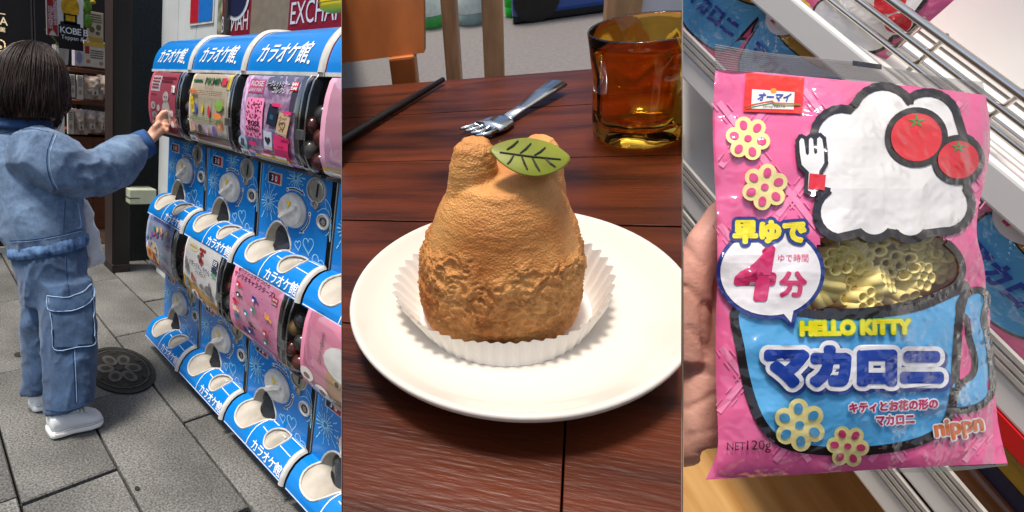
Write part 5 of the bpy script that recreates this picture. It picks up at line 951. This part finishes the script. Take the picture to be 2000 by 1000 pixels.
pr('outline_print', '#2a3f86', ptext('マカロニ', 1504, 1840, 755, 68), (18, 18), lay=14, fat=19); pr('outline_print', '#e8e6e8', ptext('マカロニ', 1500, 1836, 750, 68), (18, 18), lay=16, fat=17); pr('lettering', '#2143a0', ptext('マカロニ', 1500, 1836, 750, 68), (18, 18), lay=18, fat=8)
for s_, a, b, y in (('キティとお花の形の', 1660, 1832, 806), ('マカロニ', 1712, 1786, 831)):
    pr('outline_print', '#f0e8ec', ptext(s_, a, b, y, 19, rot=-.05), None, lay=14, fat=3.5); pr('lettering', '#c2275e', ptext(s_, a, b, y, 19, rot=-.05), None, lay=16, fat=.9)
pr('outline_print', '#f2ecea', ptext('nippn', 1830, 1923, 862, 38, rot=-.14), None, lay=14, fat=5); pr('lettering', '#d9691f', ptext('nippn', 1830, 1923, 862, 38, rot=-.14), None, lay=16, fat=2)
pr('lettering', '#2a2024', ptext('NET', 1420, 1456, 879, 15), None, lay=8); pr('lettering', '#2a2024', ptext('120g', 1459, 1506, 884, 24), None, lay=8)
# brand panel
pr('label_print', '#dd2a1c', Flat().poly([(1457, 142), (1571, 152), (1567, 222), (1452, 218)]), (16, 16), lay=5); pr('label_print', '#f1e6dc', Flat().poly([(1469, 174), (1552, 180), (1550, 214), (1467, 212)]), (16, 16), lay=7)
pr('lettering', '#2350a8', ptext('オーマイ', 1479, 1546, 197, 17, rot=.03, bold=.04, shear=.3), None, lay=9); pr('line_print', '#d8402a', Flat().ring([(1456, 207), (1508, 197), (1512, 201), (1563, 203)], 2.2, False), None, lay=10); pr('line_print', '#3d8a3a', Flat().ring([(1458, 211), (1508, 201), (1512, 205), (1563, 205)], 1.8, False), None, lay=10); pr('lettering', '#3a2a26', ptext("Oh'my PASTA", 1490, 1534, 211, 6, bold=.01), None, lay=10); pr('label_print', '#e8962a', Flat().ell(1511, 177, 6, 5), None, lay=8)
# printed flower pasta
def flower(cx, cy, r, rot, lay):
    out = Flat(); inn_ = Flat(); out.ell(cx, cy, r * .62, r * .62, 20)
    for k in range(6): a = rot + k * PI / 3; out.ell(cx + r * .62 * math.cos(a), cy + r * .62 * math.sin(a), r * .38, r * .38, 16); inn_.ell(cx + r * .62 * math.cos(a), cy + r * .62 * math.sin(a), r * .21, r * .17, 14, a)
    inn_.ell(cx, cy, r * .17, r * .15, 12); return out, inn_
for cx, cy, r, rot, cin in ((1461, 270, 44, .2, '#d9487f'), (1494, 365, 46, .7, '#d9487f'), (1562, 830, 52, .45, '#4a96c4'), (1656, 872, 42, .1, '#c6406e')):
    o_, i_ = flower(cx, cy, r, rot, 0); s_ = Flat(); s_.v = [p + V((4, 4)) for p in o_.v]; s_.f = list(o_.f)
    pr('pasta_print', '#ecdc92', o_, (14, 14), lay=12); pr('pasta_print', cin, i_, None, lay=15)
# clear sealed strip along the top
def seal(u, v):
    t = V((1397, 86)).lerp(V((1920, 158)), u); b = crv(BT, u); q = t.lerp(b, v); return rp(q.x, q.y + 3 * math.sin(u * 9), ZB - .0009 * math.sin(v * 2 * PI * 11) - .003 * noise.noise(V((u * 5, v, 0))))
mk('seal_strip', at(G().grid(seal, 60, 88), BO), film('seal_film', (.84, .84, .84), .30, .25, (1, 1, 1)), bag, smooth=True)
mk('seal_mark', at(G().add([rp(x, y, ZB - .0045) for x, y in ((1665, 118), (1722, 126), (1722, 136), (1665, 128))], [(0, 1, 2, 3)]), BO), ink('#2c2626'), bag)
mk('hem_strip', at(G().grid(lambda u, v: rp(1700 + 268 * u, 919 - 13 * u + (3 + 6 * math.sin(PI * u)) * v, ZB + .001), 10, 3), BO), film('hem_film', (.85, .84, .82), .2, .2), bag)
# pasta pieces inside
pasm = mat('pasta', '#ecd88a', .5, .1, 60, bump=.1, bs=300, sss=.1); g = G(); rt = .0034
for k in range(7):
    c = V((0, 0, 0)) if k == 6 else V((math.cos(k * PI / 3), math.sin(k * PI / 3), 0)) * rt * 1.75
    ro = [[c + V((r * math.cos(2 * PI * i / 12), r * math.sin(2 * PI * i / 12), z)) for i in range(12)] for r, z in ((rt * 1.05, -.006), (rt * 1.05, .006), (rt * .72, .006), (rt * .72, -.006))]; g.loft(ro + ro[:1], False)
pme = None; rr = random.Random(12); spots = []
for tries in range(900):
    p = (rr.uniform(1550, 1885), rr.uniform(432, 612))
    if all(inpoly(p[0] + a, p[1] + b, WIN) for a, b in ((20, 0), (-14, 0), (0, 14), (14, 10))) and all((p[0] - q[0]) ** 2 + (p[1] - q[1]) ** 2 > 38 ** 2 for q in spots): spots.append(p)
for i, p in enumerate(spots):
    c = rp(p[0], p[1], ZB - bagh(*p) + .0140 + .003 * (i % 3)); rot = Matrix.Rotation(rr.uniform(0, 6), 4, 'Z') @ Matrix.Rotation(rr.choice((.1, .25, .45, .6, 1.35)), 4, 'X') @ Matrix.Rotation(rr.uniform(0, 6), 4, 'Z')
    M_ = RGT @ T(c) @ rot
    if pme is None: o_ = mk('pasta_piece', g, pasm, None, M_, True); pme = o_.data
    else: o_ = bpy.data.objects.new('pasta_piece', pme); COL.objects.link(o_); o_.matrix_world = M_
    tag(o_, 'pale yellow flower shaped macaroni seen through the clear window of the bag', 'pasta', 'macaroni pieces inside the bag')
mk('shaded_backing', at(G().grid(lambda u, v: rp(1530 + 370 * u, 415 + 210 * v, ZB + .0035), 4, 4), BO), mat('pasta_shade', '#b08a3c', .7, .3, 120), bag)  # backing sheet, shade behind the pasta put into its darker colour
# ---- more macaroni bags on the shelf behind
def shelfbag(x_, lbl, y_=.03, w_=.17, h_=.235):
    t = thing('macaroni_bag', lbl, 'bag', SHM @ T((x_, y_, zr[1])), 'macaroni bags on the shelf')
    def sp(u, v, off=0.): return V(((u - .5) * w_, -off - .022 * (max(0, math.sin(PI * u)) ** .5) * (max(0, math.sin(PI * v)) ** .5) - .002 * noise.noise(V((u * 5, v * 6, x_))), v * h_))
    mk('front', G().grid(lambda u, v: sp(u, v), 20, 26), bagm, t, smooth=True)
    lay_ = [0]
    def pz(nm, c, fl, step=(.06, .06)): lay_[0] += 1; mk(nm, conform(fl.v, fl.f, lambda x, y: sp(x, y, .0006 + .0004 * lay_[0]), step), ink(c), t)
    q = lambda pts: [((x - 1392) / 540, 1 - (y - 137) / 790) for x, y in pts]
    pz('outline_print', '#241d1f', Flat().ring(q(mugp), .035).ring(q(hanp), .03), None); pz('mug_print', '#58abdf', Flat().poly(q(mugp)).poly(q(hanp))); pz('pasta_window', '#b98f3e', Flat().poly(q(WIN))); pz('outline_print', '#241d1f', Flat().ring(q(cl), .04), None); pz('cloud_print', '#e9e5e2', Flat().poly(q(cl)))
    pz('tomato_print', '#d9232f', Flat().poly(q(ellp(1790, 268, 50, 47, 24))).poly(q(ellp(1872, 312, 40, 37, 24))))
    pz('bubble_print', '#ece6e6', Flat().poly(q(ellp(1505, 532, 98, 84, 24)))); f = Flat(); f2 = ptext('マカロニ', 1492, 1842, 770, 95, bold=.045); f2.map(lambda p: ((p.x - 1392) / 540, 1 - (p.y - 137) / 790)); pz('lettering', '#2143a0', f2, None)
    f2 = ptext('早ゆで', 1430, 1575, 480, 50, bold=.05); f2.map(lambda p: ((p.x - 1392) / 540, 1 - (p.y - 137) / 790)); pz('lettering', '#efdc1c', f2, None)
    f2 = ptext('4', 1440, 1510, 585, 90, bold=.05); f2.map(lambda p: ((p.x - 1392) / 540, 1 - (p.y - 137) / 790)); pz('lettering', '#d6326c', f2, None)
for px, py, l_ in ((1395, 30, 'macaroni bag on the shelf behind, farthest up on the left'), (1560, 110, 'macaroni bag on the shelf behind the held bag\'s clear top'), (1955, 560, 'macaroni bag on the shelf right of the held bag')):
    shelfbag(sxz(px, py, .03)[0], l_)
# ---- the hand holding the bag
hm = mat('hand_skin', '#cf9480', .5, .08, 22, bump=.2, bs=300, sss=.12, col2='#dda896')
HO = rp(1340, 920, .40); hand = thing('person', 'bare hand holding the pink macaroni bag from behind at its left edge', 'person', RGT @ T(HO)); g = G()
def tb2(pts, n=16, sq=1.): g.tube([rp(a, b, z) for a, b, z, r in pts], [r * z / FPX for a, b, z, r in pts], n, sq=sq)
tb2([(1350, 862, .392, 50), (1352, 830, .392, 58), (1362, 760, .392, 62), (1385, 660, .395, 70), (1400, 560, .398, 68), (1420, 500, .40, 50)])           # palm and heel
tb2([(1440, 820, .40, 70), (1470, 740, .40, 90), (1480, 620, .40, 90), (1480, 540, .40, 60)])
tb2([(1335, 700, .386, 44), (1338, 620, .382, 43), (1350, 545, .378, 37), (1375, 475, .375, 32), (1412, 415, .375, 27), (1440, 385, .375, 20)])                    # thumb along the edge of the bag
for k, (y0_, y1_, l_) in enumerate(((540, 470, 250), (610, 560, 280), (690, 660, 265), (765, 760, 215))):
    tb2([(1470, y0_, .402, 34), (1470 + l_ * .45, (y0_ * .6 + y1_ * .4), .412, 31), (1470 + l_ * .8, y1_, .405, 27), (1470 + l_, y1_ - 4, .392, 20)], 12)
tb2([(1350, 850, .395, 56), (1290, 850, .40, 62), (1200, 870, .41, 64)])
me = remesh(g, .0022, 3)
def crease(p, n):
    q = p; px = PX0 + q.x / -q.z * FPX; py = PY0 - q.y / -q.z * FPX; f = .0003 * noise.noise(q * 90) + .0002 * noise.noise(q * 400)
    for x0_, y0_, x1_, y1_, d in ((1338, 560, 1396, 610, .0022), (1372, 600, 1380, 700, .0028), (1345, 640, 1392, 690, .0016), (1340, 800, 1400, 770, .0022), (1345, 720, 1396, 735, .0018), (1336, 480, 1372, 520, .0014), (1350, 850, 1398, 840, .0014)):
        t = max(0, min(1, ((px - x0_) * (x1_ - x0_) + (py - y0_) * (y1_ - y0_)) / ((x1_ - x0_) ** 2 + (y1_ - y0_) ** 2))); dd = math.hypot(px - x0_ - t * (x1_ - x0_), py - y0_ - t * (y1_ - y0_)); f -= .6 * d * math.exp(-(dd / 6) ** 2)
    return f
displace(me, crease); rel(me, HO); mk('hand', me, hm, hand, smooth=True)
for o in SC.objects:
    if o.name not in RIGHT_FIRST and o.parent is None: o['_bay'] = 2
# ================================================================== thin partition boards between the three places, everything ends at them
board = mat('partition_paint', '#8a8078', .7, .03, 5)
def cut(px):                                       # plane through the picture column px
    n = (CR * FPX - CF * (px - PX0)).normalized(); return n
for px, z0, z1, lbl in ((667, .60, 7.0, 0), (1333, .48, .80, 1)):
    n = cut(px); pts = [P(px, -40, z0), P(px, 1040, z0), P(px, 1040, z1), P(px, -40, z1)]; t = .0003
    mk('wall', G().add([p - n * t for p in pts] + [p + n * t for p in pts], [(0, 1, 2, 3), (7, 6, 5, 4), (0, 4, 5, 1), (1, 5, 6, 2), (2, 6, 7, 3), (3, 7, 4, 0)]), board, kind='structure')
bpy.context.view_layer.update(); dead = []
for o in SC.objects:                                # flat print of many tiny marks
    if o.type == 'MESH' and o.parent and o.name.split('.')[0] in ('print', 'print_text', 'lettering', 'outline_print', 'writing', 'dial_arrows'): o['kind'] = 'stuff'  # islands of ink
for o in [q for q in SC.objects if q.type == 'MESH' and q.name.split('.')[0] != 'wall']:
    b = o.get('_bay')
    if b is None:
        r = o
        while r.parent: r = r.parent
        b = r.get('_bay', 0)
    planes = {0: [(667, 1)], 1: [(667, -1), (1333, 1)], 2: [(1333, -1)]}[b]
    mw = o.matrix_world; bb = [mw @ V(c) for c in o.bound_box]
    for px, sgn in planes:
        n = cut(px) * sgn; d = [(p - CAM).dot(n) for p in bb]
        if max(d) < .0004: continue
        if min(d) > -.0004: dead += [o] + list(o.children_recursive); break
        me = o.data.copy() if o.data.users > 1 else o.data; o.data = me; inv = mw.inverted()
        bm = bmesh.new(); bm.from_mesh(me)
        bmesh.ops.bisect_plane(bm, geom=bm.verts[:] + bm.edges[:] + bm.faces[:], plane_co=inv @ (CAM - n * .0006), plane_no=(mw.to_3x3().transposed() @ n), clear_outer=True)
        bm.to_mesh(me); bm.free()
        if not me.polygons: dead += [o] + list(o.children_recursive); break
for o in set(dead): bpy.data.objects.remove(o)
for o in SC.objects:
    if '_bay' in o: del o['_bay']
